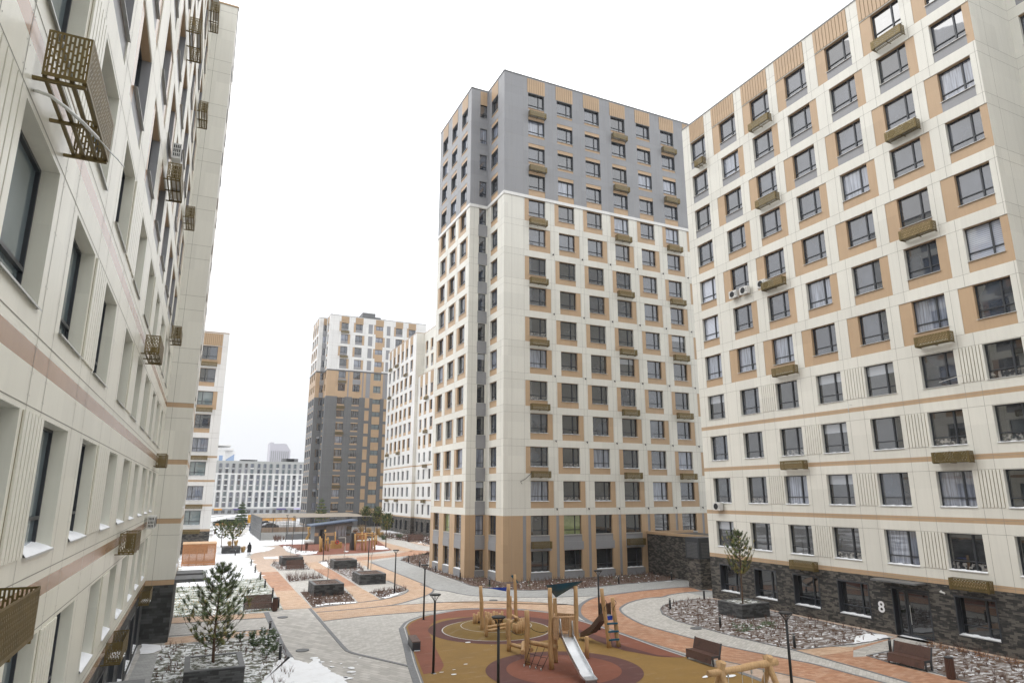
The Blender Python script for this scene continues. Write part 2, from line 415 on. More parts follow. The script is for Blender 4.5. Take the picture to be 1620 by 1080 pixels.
def pane_mesh(w, h, kind, fd):
    key = (round(w,3), round(h,3), kind, fd)
    if key in _panes: return _panes[key]
    b = MB(); y = fd
    b.quad([(.04,y,.04),(w-.04,y,.04),(w-.04,y,h-.04),(.04,y,h-.04)], 0)
    me = b.mesh('pane', [M['g_'+kind]]); _panes[key] = me; return me
_sills = {}
def sill_mesh(w, snow, fd):
    key = (round(w,3), snow, fd)
    if key in _sills: return _sills[key]
    b = MB()
    b.quad([(-.03,-.05,-.012),(w+.03,-.05,-.012),(w+.03,fd,.028),(-.03,fd,.028)], 0)
    b.quad([(-.03,-.05,-.04),(w+.03,-.05,-.04),(w+.03,-.05,-.012),(-.03,-.05,-.012)], 0)
    mats = [M['steelsill']]
    if snow:
        mats.append(M['snowc']); n = 9
        for i in range(n):
            for j in range(3):
                def hh(i, j):
                    t = i/n
                    if snow == 2: return (.03+.26*max(0, 1-t*1.15)**1.6+.07*max(0, t-.8)*4)*(j/3)**.7
                    return .035*(.6+.4*sin(i*2.1+w))*(j/3)**.5
                x0, x1 = w*i/n, w*(i+1)/n; ys = [-.045+(fd+.02)*q/3 for q in (j, j+1)]
                zb = [-.008+.034*q/3 for q in (j, j+1)]
                b.quad([(x0,ys[0],zb[0]+hh(i,j)),(x1,ys[0],zb[0]+hh(i+1,j)),(x1,ys[1],zb[1]+hh(i+1,j+1)),(x0,ys[1],zb[1]+hh(i,j+1))], 1, True)
    me = b.mesh('sill', mats); _sills[key] = me; return me
class Face:
    def __init__(s, ox, oy, rot):
        s.ox, s.oy, s.rot = ox, oy, radians(rot)
        s.c, s.s = round(cos(s.rot), 9), round(sin(s.rot), 9)
    def P(s, u, z, d=0):        # d = depth inward
        return (s.ox+s.c*u-s.s*d, s.oy+s.s*u+s.c*d, z)
class Bld:
    def __init__(s, name, x, y, label, cat='apartment building', group=None, lod=0, z0=0.0):
        s.root = empty(name, (x, y, 0)); tag(s.root, label, cat, group)
        s.o = Vector((x, y, 0)); s.wins = []; s.lod = lod; s.z0 = z0
        s.mb = MB(); s.mats = []; s.midx = {}
    def mi(s, name):
        if name not in s.midx: s.midx[name] = len(s.mats); s.mats.append(M[name])
        return s.midx[name]
    def q(s, face, u0, u1, z0, z1, d, mat):
        s.mb.quad([face.P(u0,z0,d), face.P(u1,z0,d), face.P(u1,z1,d), face.P(u0,z1,d)], s.mi(mat))
    def fbox(s, face, u0, u1, z0, z1, d0, d1, mat, mb=None, mi=None):
        """box in facade coordinates; d0 < 0 sticks out"""
        mb = mb or s.mb; mi = s.mi(mat) if mi is None else mi
        p = [face.P(u0,z0,d0), face.P(u1,z0,d0), face.P(u1,z0,d1), face.P(u0,z0,d1), face.P(u0,z1,d0), face.P(u1,z1,d0), face.P(u1,z1,d1), face.P(u0,z1,d1)]
        n = len(mb.v); mb.v += p
        for f in ((0,3,2,1),(4,5,6,7),(0,1,5,4),(1,2,6,5),(2,3,7,6),(3,0,4,7)):
            mb.f.append(tuple(n+i for i in f)); mb.m.append(mi); mb.sm.append(False)
    def facade(s, face, u0, u1, z0, z1, base, rects, wins, hseams=(), vseams=(), recess=.30):
        R = [(u0,u1,z0,z1,base,0.0,None)]+[tuple(r)+((None,) if len(r) == 6 else ()) for r in rects]
        for w in wins:
            R.append((w['u0'], w['u1'], w['z0'], w['z1'], None, w.get('fd', recess), w.get('rev')))
        us = sorted({round(v,3) for r in R for v in (max(u0,min(u1,r[0])), max(u0,min(u1,r[1])))})
        zs = sorted({round(v,3) for r in R for v in (max(z0,min(z1,r[2])), max(z0,min(z1,r[3])))})
        ui = {u:i for i,u in enumerate(us)}; zi = {z:i for i,z in enumerate(zs)}
        nu, nz = len(us)-1, len(zs)-1
        g = [[None]*nz for _ in range(nu)]
        cl = lambda a, lo, hi: round(max(lo, min(hi, a)), 3)
        for r in R:
            for i in range(ui[cl(r[0],u0,u1)], ui[cl(r[1],u0,u1)]):
                for j in range(zi[cl(r[2],z0,z1)], zi[cl(r[3],z0,z1)]):
                    g[i][j] = (r[4], r[5], r[6])
        Z = s.z0
        for i in range(nu):
            j = 0
            while j < nz:
                k = j
                while k+1 < nz and g[i][k+1] == g[i][j]: k += 1
                if g[i][j][0]: s.q(face, us[i], us[i+1], zs[j]+Z, zs[k+1]+Z, g[i][j][1], g[i][j][0])
                j = k+1
        def rev(a, b):      # shallow, deep
            return b[2] or a[0] or base
        for i in range(nu-1):
            for j in range(nz):
                a, b = g[i][j], g[i+1][j]
                if abs(a[1]-b[1]) > 1e-4:
                    sh, dp = (a, b) if a[1] < b[1] else (b, a)
                    r = rev(sh, dp); r = r[0] if isinstance(r, tuple) else r
                    s.mb.quad([face.P(us[i+1],zs[j]+Z,sh[1]), face.P(us[i+1],zs[j]+Z,dp[1]), face.P(us[i+1],zs[j+1]+Z,dp[1]), face.P(us[i+1],zs[j+1]+Z,sh[1])], s.mi(r))
        for i in range(nu):
            for j in range(nz-1):
                a, b = g[i][j], g[i][j+1]
                if abs(a[1]-b[1]) > 1e-4:
                    sh, dp = (a, b) if a[1] < b[1] else (b, a)
                    r = rev(sh, dp)
                    if isinstance(r, tuple): r = r[1]
                    s.mb.quad([face.P(us[i],zs[j+1]+Z,sh[1]), face.P(us[i+1],zs[j+1]+Z,sh[1]), face.P(us[i+1],zs[j+1]+Z,dp[1]), face.P(us[i],zs[j+1]+Z,dp[1])], s.mi(r))
        # panel joints, only where the flat wall is
        for z in hseams:
            j = max([k for k in range(nz) if zs[k] <= z+1e-6], default=0)
            run = None
            for i in range(nu+1):
                ok = i < nu and g[i][j][1] == 0 and g[i][j][0] not in (None, 'brick', 'brick2')
                if ok and run is None: run = us[i]
                if not ok and run is not None:
                    s.q(face, run, us[i], z-.008+Z, z+.008+Z, -.003, 'seam'); run = None
        for u in vseams:
            i = max([k for k in range(nu) if us[k] <= u+1e-6], default=0)
            run = None
            for j in range(nz+1):
                ok = j < nz and g[i][j][1] == 0 and g[i][j][0] not in (None, 'brick', 'brick2')
                if ok and run is None: run = zs[j]
                if not ok and run is not None:
                    s.q(face, u-.008, u+.008, run+Z, zs[j]+Z, -.0035, 'seam'); run = None
        for w in wins: s.wins.append((face, w, w.get('fd', recess)))
    def ribs(s, face, u0, u1, z0, z1, n, mat, dep=.035, gap=.042):
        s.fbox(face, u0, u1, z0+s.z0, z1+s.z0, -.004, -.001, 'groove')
        p = (u1-u0)/n
        for i in range(n):
            s.fbox(face, u0+i*p+gap/2, u0+(i+1)*p-gap/2, z0+s.z0, z1+s.z0, -dep, -.004, mat)
    def finish(s, extra_label=None):
        for v in range(len(s.mb.v)):
            p = s.mb.v[v]; s.mb.v[v] = (p[0]-s.o.x, p[1]-s.o.y, p[2])
        s.wall = s.mb.build('wall', s.mats, s.root)
        rnd = random.Random(len(s.wins))
        def area(t):
            f, w, fd = t
            cs = [proj(*f.P(u, z+s.z0, fd)) for u, z in ((w['u0'],w['z0']),(w['u1'],w['z0']),(w['u1'],w['z1']),(w['u0'],w['z1']))]
            if min(c[2] for c in cs) < .5: return 0
            if max(c[0] for c in cs) < 0 or min(c[0] for c in cs) > 1620 or max(c[1] for c in cs) < 0 or min(c[1] for c in cs) > 1080: return 0
            a = 0
            for i in range(4): a += cs[i][0]*cs[(i+1) % 4][1]-cs[(i+1) % 4][0]*cs[i][1]
            return abs(a)/2
        ws = sorted(s.wins, key=area, reverse=True)
        rest = MB(); rmats = []; ridx = {}
        for n, (f, w, fd) in enumerate(ws):
            W, Hh = w['u1']-w['u0'], w['z1']-w['z0']
            mirror = w.get('mirror', False); style = w.get('style', 'A'); kind = w.get('kind') or rnd.choice(['room','grey','half','curtain','grey','clutter'] if s.lod < 2 else ['grey','curtain','teal'])
            P = Vector(f.P(w['u0'], w['z0']+s.z0))-s.o
            Mx = Matrix.Translation(P) @ Matrix.Rotation(f.rot, 4, 'Z')
            parts = [('window', frame_mesh(W,Hh,mirror,style,fd-.03)), ('pane', pane_mesh(W,Hh,kind,fd-.025))]
            if w.get('sill', 1) and s.lod < 2: parts.append(('sill', sill_mesh(W, w.get('snow', 0), fd)))
            if n < 100 and area((f,w,fd)) > 0:
                if s.lod == 0:
                    fo = link('window', parts[0][1], s.root, Mx)
                    for nm, me in parts[1:]: link(nm, me, fo)
                else:
                    fo = link('window', parts[0][1], s.root, Mx); link('pane', parts[1][1], fo)
            else:
                for nm, me in parts:
                    base = len(rest.v)
                    rest.v += [tuple(Mx @ v.co) for v in me.vertices]
                    for pl in me.polygons:
                        mt = me.materials[pl.material_index]
                        if mt.name not in ridx: ridx[mt.name] = len(rmats); rmats.append(mt)
                        rest.f.append(tuple(base+i for i in pl.vertices)); rest.m.append(ridx[mt.name]); rest.sm.append(pl.use_smooth)
        if rest.f:
            o = rest.build('window', rmats, s.root); o['kind'] = 'stuff'
        return s.root
def perf_plate(mb, M4, w, h, dens=.056, slot=.021, sh=.125, br=.05):
    """perforated sheet: full-height bars and staggered bridges leave upright slots"""
    n = max(3, int(w/dens)); p = w/n; th = .004
    bar = p-slot*p/dens
    for i in range(n+1):
        x0 = max(0, i*p-bar/2); x1 = min(w, i*p+bar/2)
        if i in (0, n): x0, x1 = (0, bar) if i == 0 else (w-bar, w)
        mb.box(x0, 0, 0, x1, th, h, 0, M4)
    for i in range(n):
        x0, x1 = i*p+bar/2, (i+1)*p-bar/2
        mb.box(x0, .0003, 0, x1, th-.0003, .05, 0, M4); mb.box(x0, .0003, h-.03, x1, th-.0003, h, 0, M4)
        z = .05+(sh*.5 if i % 2 else sh*.98)
        while z+br < h-.03:
            mb.box(x0, .0003, z, x1, th-.0003, z+br, 0, M4); z += sh+br
_cages = {}
def cage_mesh(w, h, d, fine):
    key = (w, h, d, fine)
    if key in _cages: return _cages[key]
    b = MB(); g = .09; T = Matrix.Translation; R = Matrix.Rotation
    a = dict(dens=.043, slot=.019, sh=.088, br=.026) if fine else dict(dens=.08, slot=.024, sh=.11, br=.05)
    perf_plate(b, T((0, -g-d, 0)), w, h, **a)
    perf_plate(b, T((0, -g-d+.006, 0)) @ R(pi/2, 4, 'Z'), d-.006, h, **a)
    perf_plate(b, T((w+.003, -g-d+.006, 0)) @ R(pi/2, 4, 'Z'), d-.006, h, **a)
    for y in (-g-d+.03, -g-d*.66, -g-d*.33, -g-.03): b.box(.01, y-.022, -.012, w-.01, y+.022, .022)
    for x in (.05, w/2, w-.05): b.box(x-.022, -g-d+.01, -.05, x+.022, 0, -.014)
    b.box(0, -g-.004, h-.04, w, -g, h)
    me = b.mesh('air_conditioner_cage', [M['bronze']]); _cages[key] = me; return me
_ac = {}
def ac_mesh():
    if 'a' in _ac: return _ac['a']
    b = MB(); b.box(0, -.3, 0, .82, 0, .58, 0)
    for k in range(3):
        pts = [(.34+.23*(1-k*.33)*cos(t*pi/10), -.306, .29+.23*(1-k*.33)*sin(t*pi/10)) for t in range(21)]
        b.tube(pts, .008, 4, 1, cap=False)
    n = 20; b.quad([(.34+.235*cos(-2*pi*t/n), -.3035, .29+.235*sin(-2*pi*t/n)) for t in range(n)], 1)
    for k in range(5): b.box(.34-.012, -.312, .29, .34+.012, -.306, .29+.2, 2, Matrix.Translation((.34,0,.29)) @ Matrix.Rotation(k*2*pi/5, 4, 'Y') @ Matrix.Translation((-.34,0,-.29)))
    # rear and side coil grille
    for i in range(4):
        for j in range(3): b.box(-.004, -.26+i*.06, .08+j*.16, -.001, -.225+i*.06, .2+j*.16, 1)
    for i in range(6): b.box(.62, -.304, .12+i*.06, .78, -.301, .14+i*.06, 1)
    me = b.mesh('air_conditioner', [M['acwhite'], M['black'], M['darkpl']]); _ac['a'] = me; return me
def cage(b, face, uc, z, w=2.05, h=.56, d=.44, fine=False, ac=0, snow=False):
    P = Vector(face.P(uc-w/2, z+b.z0))-b.o
    Mx = Matrix.Translation(P) @ Matrix.Rotation(face.rot, 4, 'Z')
    c = link('air_conditioner_cage', cage_mesh(w, h, d, fine), b.root, Mx)
    if ac:
        for k in range(ac):
            a = link('air_conditioner', ac_mesh(), c); a.location = (.12+k*.95, -.2, .025)
    if snow:
        m = MB()
        for k in range(9): m.blob((w*.25+k*w*.045, -.14-d/2+.1*sin(k*2), .06), .15, 0, sz=.35)
        m.build('snow_heap', M['snowc'], c)
    return c
def ac_on_wall(b, face, u, z, k=1):
    for i in range(k):
        P = Vector(face.P(u+i*1.15, z+b.z0, -.12))-b.o
        link('air_conditioner', ac_mesh(), b.root, Matrix.Translation(P) @ Matrix.Rotation(face.rot, 4, 'Z'))
def body(b, x0, y0, x1, y1, z1, mat, open_faces=(), z0=-.3):
    """plain closing walls (those not made as facades) and the flat roof with a parapet cap"""
    mi = b.mi(mat)
    if 'S' not in open_faces: b.mb.quad([(x0,y0,z0),(x1,y0,z0),(x1,y0,z1),(x0,y0,z1)], mi)
    if 'N' not in open_faces: b.mb.quad([(x1,y1,z0),(x0,y1,z0),(x0,y1,z1),(x1,y1,z1)], mi)
    if 'W' not in open_faces: b.mb.quad([(x0,y1,z0),(x0,y0,z0),(x0,y0,z1),(x0,y1,z1)], mi)
    if 'E' not in open_faces: b.mb.quad([(x1,y0,z0),(x1,y1,z0),(x1,y1,z1),(x1,y0,z1)], mi)
    b.mb.quad([(x0,y0,z1-.02),(x1,y0,z1-.02),(x1,y1,z1-.02),(x0,y1,z1-.02)], b.mi('seam'))
def cap(b, face, u0, u1, z, mat='dgrey', out=.05):
    b.fbox(face, u0-out, u1+out, z+b.z0, z+.09+b.z0, -out, .35, mat)
# row of windows and panels shared by the right block, the near left block and the far white block
def block_rows(nrow, cols, ext_a, ext_b, grooves, grey_from, side_from=5, parity=1, top_ribs=True, roof=40.8, mats=('cream','tan','grey'), sill=.66, top=2.57, kinds=None, revs=None, snow_to=3, snow_kind=1, first=1, noext=(0,)):
    rects, wins, ribs = [], [], []
    cream, tan, grey = mats
    for k in range(first, nrow):
        z = FL*k
        for ci, (a, c) in enumerate(cols):
            w = dict(u0=a, u1=c, z0=z+sill, z1=z+top)
            if k <= snow_to: w['snow'] = snow_kind
            if k >= side_from:
                e0, e1 = a, c
                if ci not in noext:
                    if k % 2 == parity: e0 = a-ext_a
                    else: e1 = c+ext_b
                rects.append((e0, e1, z+.0, z+top+.03, tan, .03))
                if k >= grey_from: rects.append((a, c, z, z+sill-.02, grey, .03))
                if k == nrow-1 and top_ribs: ribs.append((e0, e1, z+top+.1, roof-.12))
            if revs and k >= side_from: w['rev'] = revs
            if kinds: w['kind'] = kinds(k, ci)
            wins.append(w)
        for gi in grooves.get(k, ()):
            ribs.append((cols[gi][1]+.15, cols[gi+1][0]-.15, z+sill, z+top, 1))
    return rects, wins, ribs
# ================================================================= right block (house 8)
B7 = Bld('apartment_building', 37.37, 42.59, 'cream panelled block on the right, white number 8 beside its glass door', group=None)
f7 = Face(37.37, 42.59, -90)
Y7 = lambda y: 42.59-y
ystart = [(41.62,39.72),(38.0,36.08),(34.45,32.5),(30.92,28.97),(27.28,25.3),(23.68,21.72),(20.2,18.3)]
cols7 = [(Y7(a), Y7(c)) for a, c in ystart]
def k7(k, c):
    r = random.Random(k*13+c*7)
    if k >= 5: return r.choice(['grey','curtain' if r.random() < .6 else 'grey','grey','room','grey','blind' if r.random() < .2 else 'grey'])
    return r.choice(['room','grey','half','curtain','clutter','room'])
rects, wins, ribs = block_rows(12, cols7, .78, .6, {4:(1,3,5), 3:(2,4), 2:(1,3,5), 1:(2,4)}, 9, kinds=k7)
W7 = Y7(17.89)
for j in range(4): rects.append((0, W7, 3.13+FL*j, 3.41+FL*j, 'tan', 0.0))
rects.append((0, W7, -.3, 3.13, 'brick', 0.0))
for ya, yb in ((41.5,39.55),(37.95,35.98),(34.4,32.4),(30.9,28.8),(23.6,21.6)):
    a, c = Y7(ya), Y7(yb)
    rects.append((a-.07, c+.07, .60, 2.68, 'frame', -.02))
    wins.append(dict(u0=a, u1=c, z0=.7, z1=2.58, kind='shop', rev='frame', fd=.38, snow=1))
rects.append((Y7(27.22)-.07, Y7(25.1)+.07, 0, 2.68, 'frame', -.02))
rects.append((Y7(27.22), Y7(25.1), 0, 2.6, 'frame', .32))
hs = [FL*k+o for k in range(1, 12) for o in (0.0, 2.6)]+[FL*12]
vs = [v for a, c in cols7 for v in (a-.35, c+.3)]
B7.facade(f7, 0, W7, -.3, 40.75, 'cream', rects, wins, hs, vs)
for r in ribs: B7.ribs(f7, r[0], r[1], r[2], r[3], 10 if len(r) == 4 else 7, 'tan' if len(r) == 4 else 'cream')
# the wing that steps back on the right edge
f7b = Face(37.37, 17.89, 0)
B7.facade(f7b, 0, 4.0, -.3, 40.75, 'cream', [(0,4.0,-.3,3.13,'brick',0.0)]+[(0,4.0,3.13+FL*j,3.41+FL*j,'tan',0.0) for j in range(4)], [], hs, (1.2,))
f7c = Face(41.37, 17.89, -90)
r2, w2, b2 = block_rows(12, [(.5,2.4),(4.2,6.1),(7.8,9.7),(11.4,13.3)], .6, .6, {}, 9, kinds=k7)
B7.facade(f7c, 0, 20, -.3, 40.75, 'cream', r2+[(0,20,-.3,3.13,'brick',0.0)]+[(0,20,3.13+FL*j,3.41+FL*j,'tan',0.0) for j in range(4)], w2, hs, ())
B7.mb.quad([(37.37,42.59,-.3),(55,42.59,-.3),(55,42.59,40.75),(37.37,42.59,40.75)][::-1], B7.mi('cream'))
B7.mb.quad([(37.37,42.59,40.7),(37.37,17.89,40.7),(41.37,17.89,40.7),(41.37,-2,40.7),(55,-2,40.7),(55,42.59,40.7)], B7.mi('seam'))
B7.mb.quad([(55,-2,-.3),(55,42.59,-.3),(55,42.59,40.75),(55,-2,40.75)], B7.mi('cream'))
cap(B7, f7, 0, W7, 40.75, 'grey'); cap(B7, f7c, .36, 20, 40.75, 'grey'); cap(B7, f7b, .36, 3.94, 40.75, 'grey')
B7.finish()
for yc, k, ac, wd in ((40.2,11,0,1.0),(33.3,11,0,2),(22.55,11,0,2),(33.3,9,0,2),(22.5,9,2,2),(33.45,7,1,2),(22.5,7,0,2),(33.2,5,0,2),(22.5,5,0,2),(33.2,3,0,2),(22.45,3,2,2),(33.2,1,0,2),(22.5,1,0,2)):
    cage(B7, f7, Y7(yc), FL*k-.27, w=wd, ac=ac)
ac_on_wall(B7, f7, Y7(37.9), FL*7+.02, 2); ac_on_wall(B7, f7, Y7(41.4), FL*2+.1, 1)
ac_on_wall(B7, f7, Y7(34.95), FL*7+.02, 1)
# door
d = MB()
def fb(face, b, mb, u0, u1, z0, z1, d0, d1, mi): Bld.fbox(b, face, u0, u1, z0, z1, d0, d1, None, mb, mi)
def relmb(mb, b):
    for i in range(len(mb.v)):
        p = mb.v[i]; mb.v[i] = (p[0]-b.o.x, p[1]-b.o.y, p[2])
    return mb
ua, uc = Y7(27.15), Y7(25.15)
for (x0, x1) in ((ua+.02, ua+.55), (ua+.6, uc-.02)):
    fb(f7, B7, d, x0, x0+.09, .03, 2.5, .24, .31, 0); fb(f7, B7, d, x1-.09, x1, .03, 2.5, .24, .31, 0)
    fb(f7, B7, d, x0+.09, x1-.09, .03, .16, .24, .31, 0); fb(f7, B7, d, x0+.09, x1-.09, 2.38, 2.5, .24, .31, 0)
    fb(f7, B7, d, x0+.09, x1-.09, .16, 2.38, .27, .30, 1)
door = relmb(d, B7).build('door', [M['frame'], M['g_shop']], B7.root)
h = MB(); h.tube([Vector(f7.P(ua+.78, z, .17)) for z in (.7, .75, 1.7, 1.75)], .018, 6)
relmb(h, B7).build('handle', M['steelsill'], door)
cn = MB(); fb(f7, B7, cn, Y7(27.85), Y7(25.1), 3.0, 3.09, -.95, -.004, 0); relmb(cn, B7).build('canopy', M['dgrey'], B7.root)
cm = MB(); cm.tube([f7.P(Y7(24.3), 2.78, 0), f7.P(Y7(24.3), 2.74, -.14)], .035, 8); cm.tube([f7.P(Y7(24.25), 2.74, -.14), f7.P(Y7(24.0), 2.7, -.2)], .05, 8)
relmb(cm, B7).build('security_camera', M['acwhite'], B7.root)
def text_obj(name, txt, size, mat, loc, rot, parent=None, ext=.012):
    cu = bpy.data.curves.new(name, 'FONT'); cu.body = txt; cu.size = size; cu.extrude = ext; cu.align_x = 'CENTER'; cu.offset = .018*size
    o = bpy.data.objects.new(name, cu); COL.objects.link(o)
    dg = bpy.context.evaluated_depsgraph_get(); me = bpy.data.meshes.new_from_object(o.evaluated_get(dg))
    COL.objects.unlink(o); bpy.data.objects.remove(o); bpy.data.curves.remove(cu)
    me.materials.clear(); me.materials.append(mat)
    o = bpy.data.objects.new(name, me); COL.objects.link(o); o.location = loc; o.rotation_euler = rot
    if parent: o.parent = parent
    return o
nb = text_obj('house_number', '8', .86, M['number'], Vector(f7.P(Y7(28.02), 1.14, -.03))-B7.o, (pi/2, 0, radians(-90)), B7.root)
# little hoses left sticking out of the wall
def hose(b, pts, r=.02, mat='acwhite', name='drain_hose'):
    m = MB(); m.tube(pts, r, 6); relmb(m, b).build(name, M[mat], b.root)
hose(B7, [f7.P(Y7(21.0), 14.25, 0), f7.P(Y7(21.0), 14.25, -.3), f7.P(Y7(21.2), 14.2, -.5), f7.P(Y7(22.4), 14.0, -.55)], .018)
hose(B7, [f7.P(Y7(28.4), 13.5, -.02), f7.P(Y7(28.4), 13.5, -.35), f7.P(Y7(28.4), 13.0, -.4)], .02)
# ================================================================= centre tower and its far twin
def tower(X, Y, label, scheme, cols, W, lod, cages, loggia=False, zr=53.7, name='apartment_tower', rr=1):
    b = Bld(name, X, Y, label, 'apartment tower', lod=lod)
    F1 = Face(X, Y, 0); F2 = Face(X, Y+4.5, -90); F3 = Face(X-2.1, Y+4.5, 0); F4 = Face(X-2.1, Y+15.4, -90)
    base, mid, topm = scheme
    hs = [FL*k+o for k in range(2, 16) for o in (0.0, 2.6)]
    def zone(k):
        if k <= base[1]: return base[0]
        if k <= mid[1]: return mid[0]
        return topm[0]
    def side(face, L, cols, ea, eb, seams, spec=None, narrow=False):
        rects, wins, ribs = [], [], []
        zb = (base[1]+1)*FL-.68; zm = (mid[1]+1)*FL-.68
        rects.append((0, L, -.3, zb, base[2], 0.0)); rects.append((0, L, zb, zm, mid[2], 0.0)); rects.append((0, L, zm, zr, topm[2], 0.0))
        for k in range(16):
            z = FL*k; st = zone(k)
            for ci, (a, c) in enumerate(cols):
                w = dict(u0=a, u1=c, z0=z+.66, z1=z+2.57, style='N' if c-a < 1.0 else 'A', kind=wk(k, ci))
                if spec == 'loggia' and ci == 2:
                    w = dict(u0=a, u1=c, z0=z+1.15, z1=z+2.5, style='L', kind='teal' if k < 12 else 'curtain')
                    rects.append((a-.05, c+.05, z-.7, z+1.12, 'tan', .02))
                if 1 < k < 9 and lod == 0: w['snow'] = 1
                if st == 'brown':
                    if k == 0: w['z0'] = .72; w['z1'] = 2.62; w['kind'] = 'shop'; rects.append((a-.05, c+.2*(not narrow), 0, .66, 'grey', -.03)); rects.append((a-.05, c+.2*(not narrow), 2.64, 3.42, 'grey', -.03)); rects.append((a-.02, c+.05, 3.42, 4.04, 'grey', .02)); w['snow'] = 1
                    else: w['z0'] = z+.76; w['z1'] = z+2.6
                    if k > 1 and narrow is False:
                        rects.append((c+.6, c+.95, z-.68, z+2.62, 'grey', .03))
                        if k % 2 == 0 and ci != 2: rects.append((a-.05, c+.15, z+2.66, z+3.98, 'grey', .02))
                    if narrow is False and k == 0: rects.append((c+.78, c+1.1, 0, 5.9, 'grey', .03))
                elif st == 'side':
                    e0, e1 = a, c
                    if k % 2 == 1: e0 = a-ea
                    else: e1 = c+eb
                    rects.append((e0, e1, z, z+2.6, 'tan', .03))
                    if topm[0] == 'side' and st == 'side' and k > mid[1] and narrow is False and lod and not (spec == 'loggia' and ci == 2): rects.append((a, c, z, z+.64, 'grey', .03))
                elif st == 'bands':
                    if k == 12: rects.append((a, c, z-.62, z+.64, 'tan', .03)); rects.append((a, c, z+2.2, z+2.64, 'tan', .03))
                    elif k == 15: rects.append((a, c, z+.14, z+.5, 'tan', .03)); 
                    else: rects.append((a, c, z+.12, z+.5, 'tan', .03)); rects.append((a, c, z+2.2, z+2.64, 'tan', .03))
                    w['z0'] = z+.44; w['z1'] = z+2.24; w['rev'] = 'dgrey'
                elif st == 'dark':
                    rects.append((a, c, z+.3, z+.64, 'tan', .02)); rects.append((a, c, z+2.4, z+2.66, 'tan', .02)); w['z1'] = z+2.4; w['rev'] = 'dgrey'
                if st != 'bands' and k == 15: pass
                wins.append(w)
            if spec == 'loggia':
                for (a, c) in ((10.05,11.2),(15.0,16.0)):
                    m_ = {'dark':'tan','brown':'grey'}.get(st, 'grey')
                    if k < 12 and k > 9: m_ = 'grey'
                    rects.append((a, c, z+(.0 if k not in (10,11) else -.7), z+2.6, m_, .02))
        for ci, (a, c) in enumerate(cols):
            e = .12 if not narrow else 0
            ribs.append((a-e, c+e, 51.8, 53.55))
        if base[0] == 'brown' and narrow is False: rects.append((2.07, 2.42, 0, 5.9, 'grey', .03))
        b.facade(face, 0, L, -.3, zr, base[2], rects, wins, hs, seams)
        for r in ribs: b.ribs(face, r[0], r[1], r[2], r[3], 8 if r[1]-r[0] > 1 else 4, 'tan')
        return rects
    def wk(k, ci):
        r = random.Random(k*31+ci*17+int(X))
        if k == 1 and ci == 1 and lod == 0: return 'yellow'
        if k >= 8: return r.choice(['grey','grey','curtain','room','grey'])
        return r.choice(['room','room','grey','curtain','clutter','half'])
    side(F1, W, cols, .52, .55, [v for a, c in cols for v in (a-.62, c+.62)]+[.9], 'loggia' if loggia else None)
    side(F2, 4.5, [(1.0, 2.8)], 0, 0, (.5, 3.8), narrow=None if 0 else 1)
    side(F4, 10.9, [(1.1,3.0),(4.5,6.4),(7.9,9.8)], .55, .55, (.4, 3.7, 7.1), narrow=1)
    # narrow re-entrant face with grey spandrels
    rects, wins = [], []
    zb = (base[1]+1)*FL-.68; zm = (mid[1]+1)*FL-.68
    rects += [(0,2.1,-.3,zb,base[2],0.0),(0,2.1,zb,zm,mid[2],0.0),(0,2.1,zm,zr,topm[2],0.0)]
    for k in range(16):
        z = FL*k
        wins.append(dict(u0=1.1, u1=1.95, z0=z+.66, z1=z+2.57, style='N', kind=wk(k, 9), fd=.15))
        if zone(k) in ('side',): rects.append((1.03, 2.1, z-.7, z+.62, 'grey', -.03))
        if zone(k) == 'brown': rects.append((1.05, 2.1, max(0, z-.68), z+.62, 'grey', -.03))
    b.facade(F3, 0, 2.1, -.3, zr, base[2], rects, wins, hs, (.5,))
    b.ribs(F3, 1.1, 1.95, 51.8, 53.55, 5, 'tan')
    # ledges where the colour changes
    for z, mt in (((base[1]+1)*FL-.68, None), ((mid[1]+1)*FL-.68, mid[3] if len(mid) > 3 else mid[2])):
        if mt is None: continue
        b.fbox(F1, -.06, W, z, z+.33, -.08, -.001, mt); b.fbox(F2, 0, 4.44, z, z+.33, -.08, -.001, mt)
        b.fbox(F3, 0, 2.02, z, z+.33, -.08, -.001, mt); b.fbox(F4, 0, 10.9, z, z+.33, -.08, -.001, mt)
    x1 = X+W; y1 = Y+15.4
    b.mb.quad([(x1,Y,-.3),(x1,y1,-.3),(x1,y1,zr),(x1,Y,zr)], b.mi(base[2]))
    b.mb.quad([(x1,y1,-.3),(X-2.1,y1,-.3),(X-2.1,y1,zr),(x1,y1,zr)], b.mi(base[2]))
    b.mb.quad([(X,Y,zr-.03),(x1,Y,zr-.03),(x1,y1,zr-.03),(X-2.1,y1,zr-.03),(X-2.1,Y+4.5,zr-.03),(X,Y+4.5,zr-.03)], b.mi('seam'))
    cap(b, F1, 0, W, zr, 'dgrey'); cap(b, F2, .06, 4.44, zr-.001, 'dgrey'); cap(b, F3, .0, 2.02, zr-.002, 'dgrey'); cap(b, F4, 0, 10.9, zr-.003, 'dgrey')
    b.finish()
    for u, z, ac in cages: cage(b, F1, u, z, w=2.05, h=.6, d=.44, ac=ac)
    rods = MB()
    for p in ((X+.3, Y+.3), (X+W-.5, Y+.3)): rods.tube([(p[0], p[1], zr), (p[0], p[1], zr+1.6)], .03, 5)
    relmb(rods, b).build('lightning_rod', M['dgrey'], b.root)
    return b, F1
cols6 = [(2.92+3.645*i, 4.93+3.635*i) for i in range(8)]
cg = []
for k in (1,3,5,7,9,11,13,15):
    for c in (0,3,5):
        if k == 1 and c == 5: continue
        cg.append((2.92+3.645*c+1.0, FL*k-(.38 if k < 12 else .78), 0))
cg[1] = (cg[1][0], cg[1][1], 0)
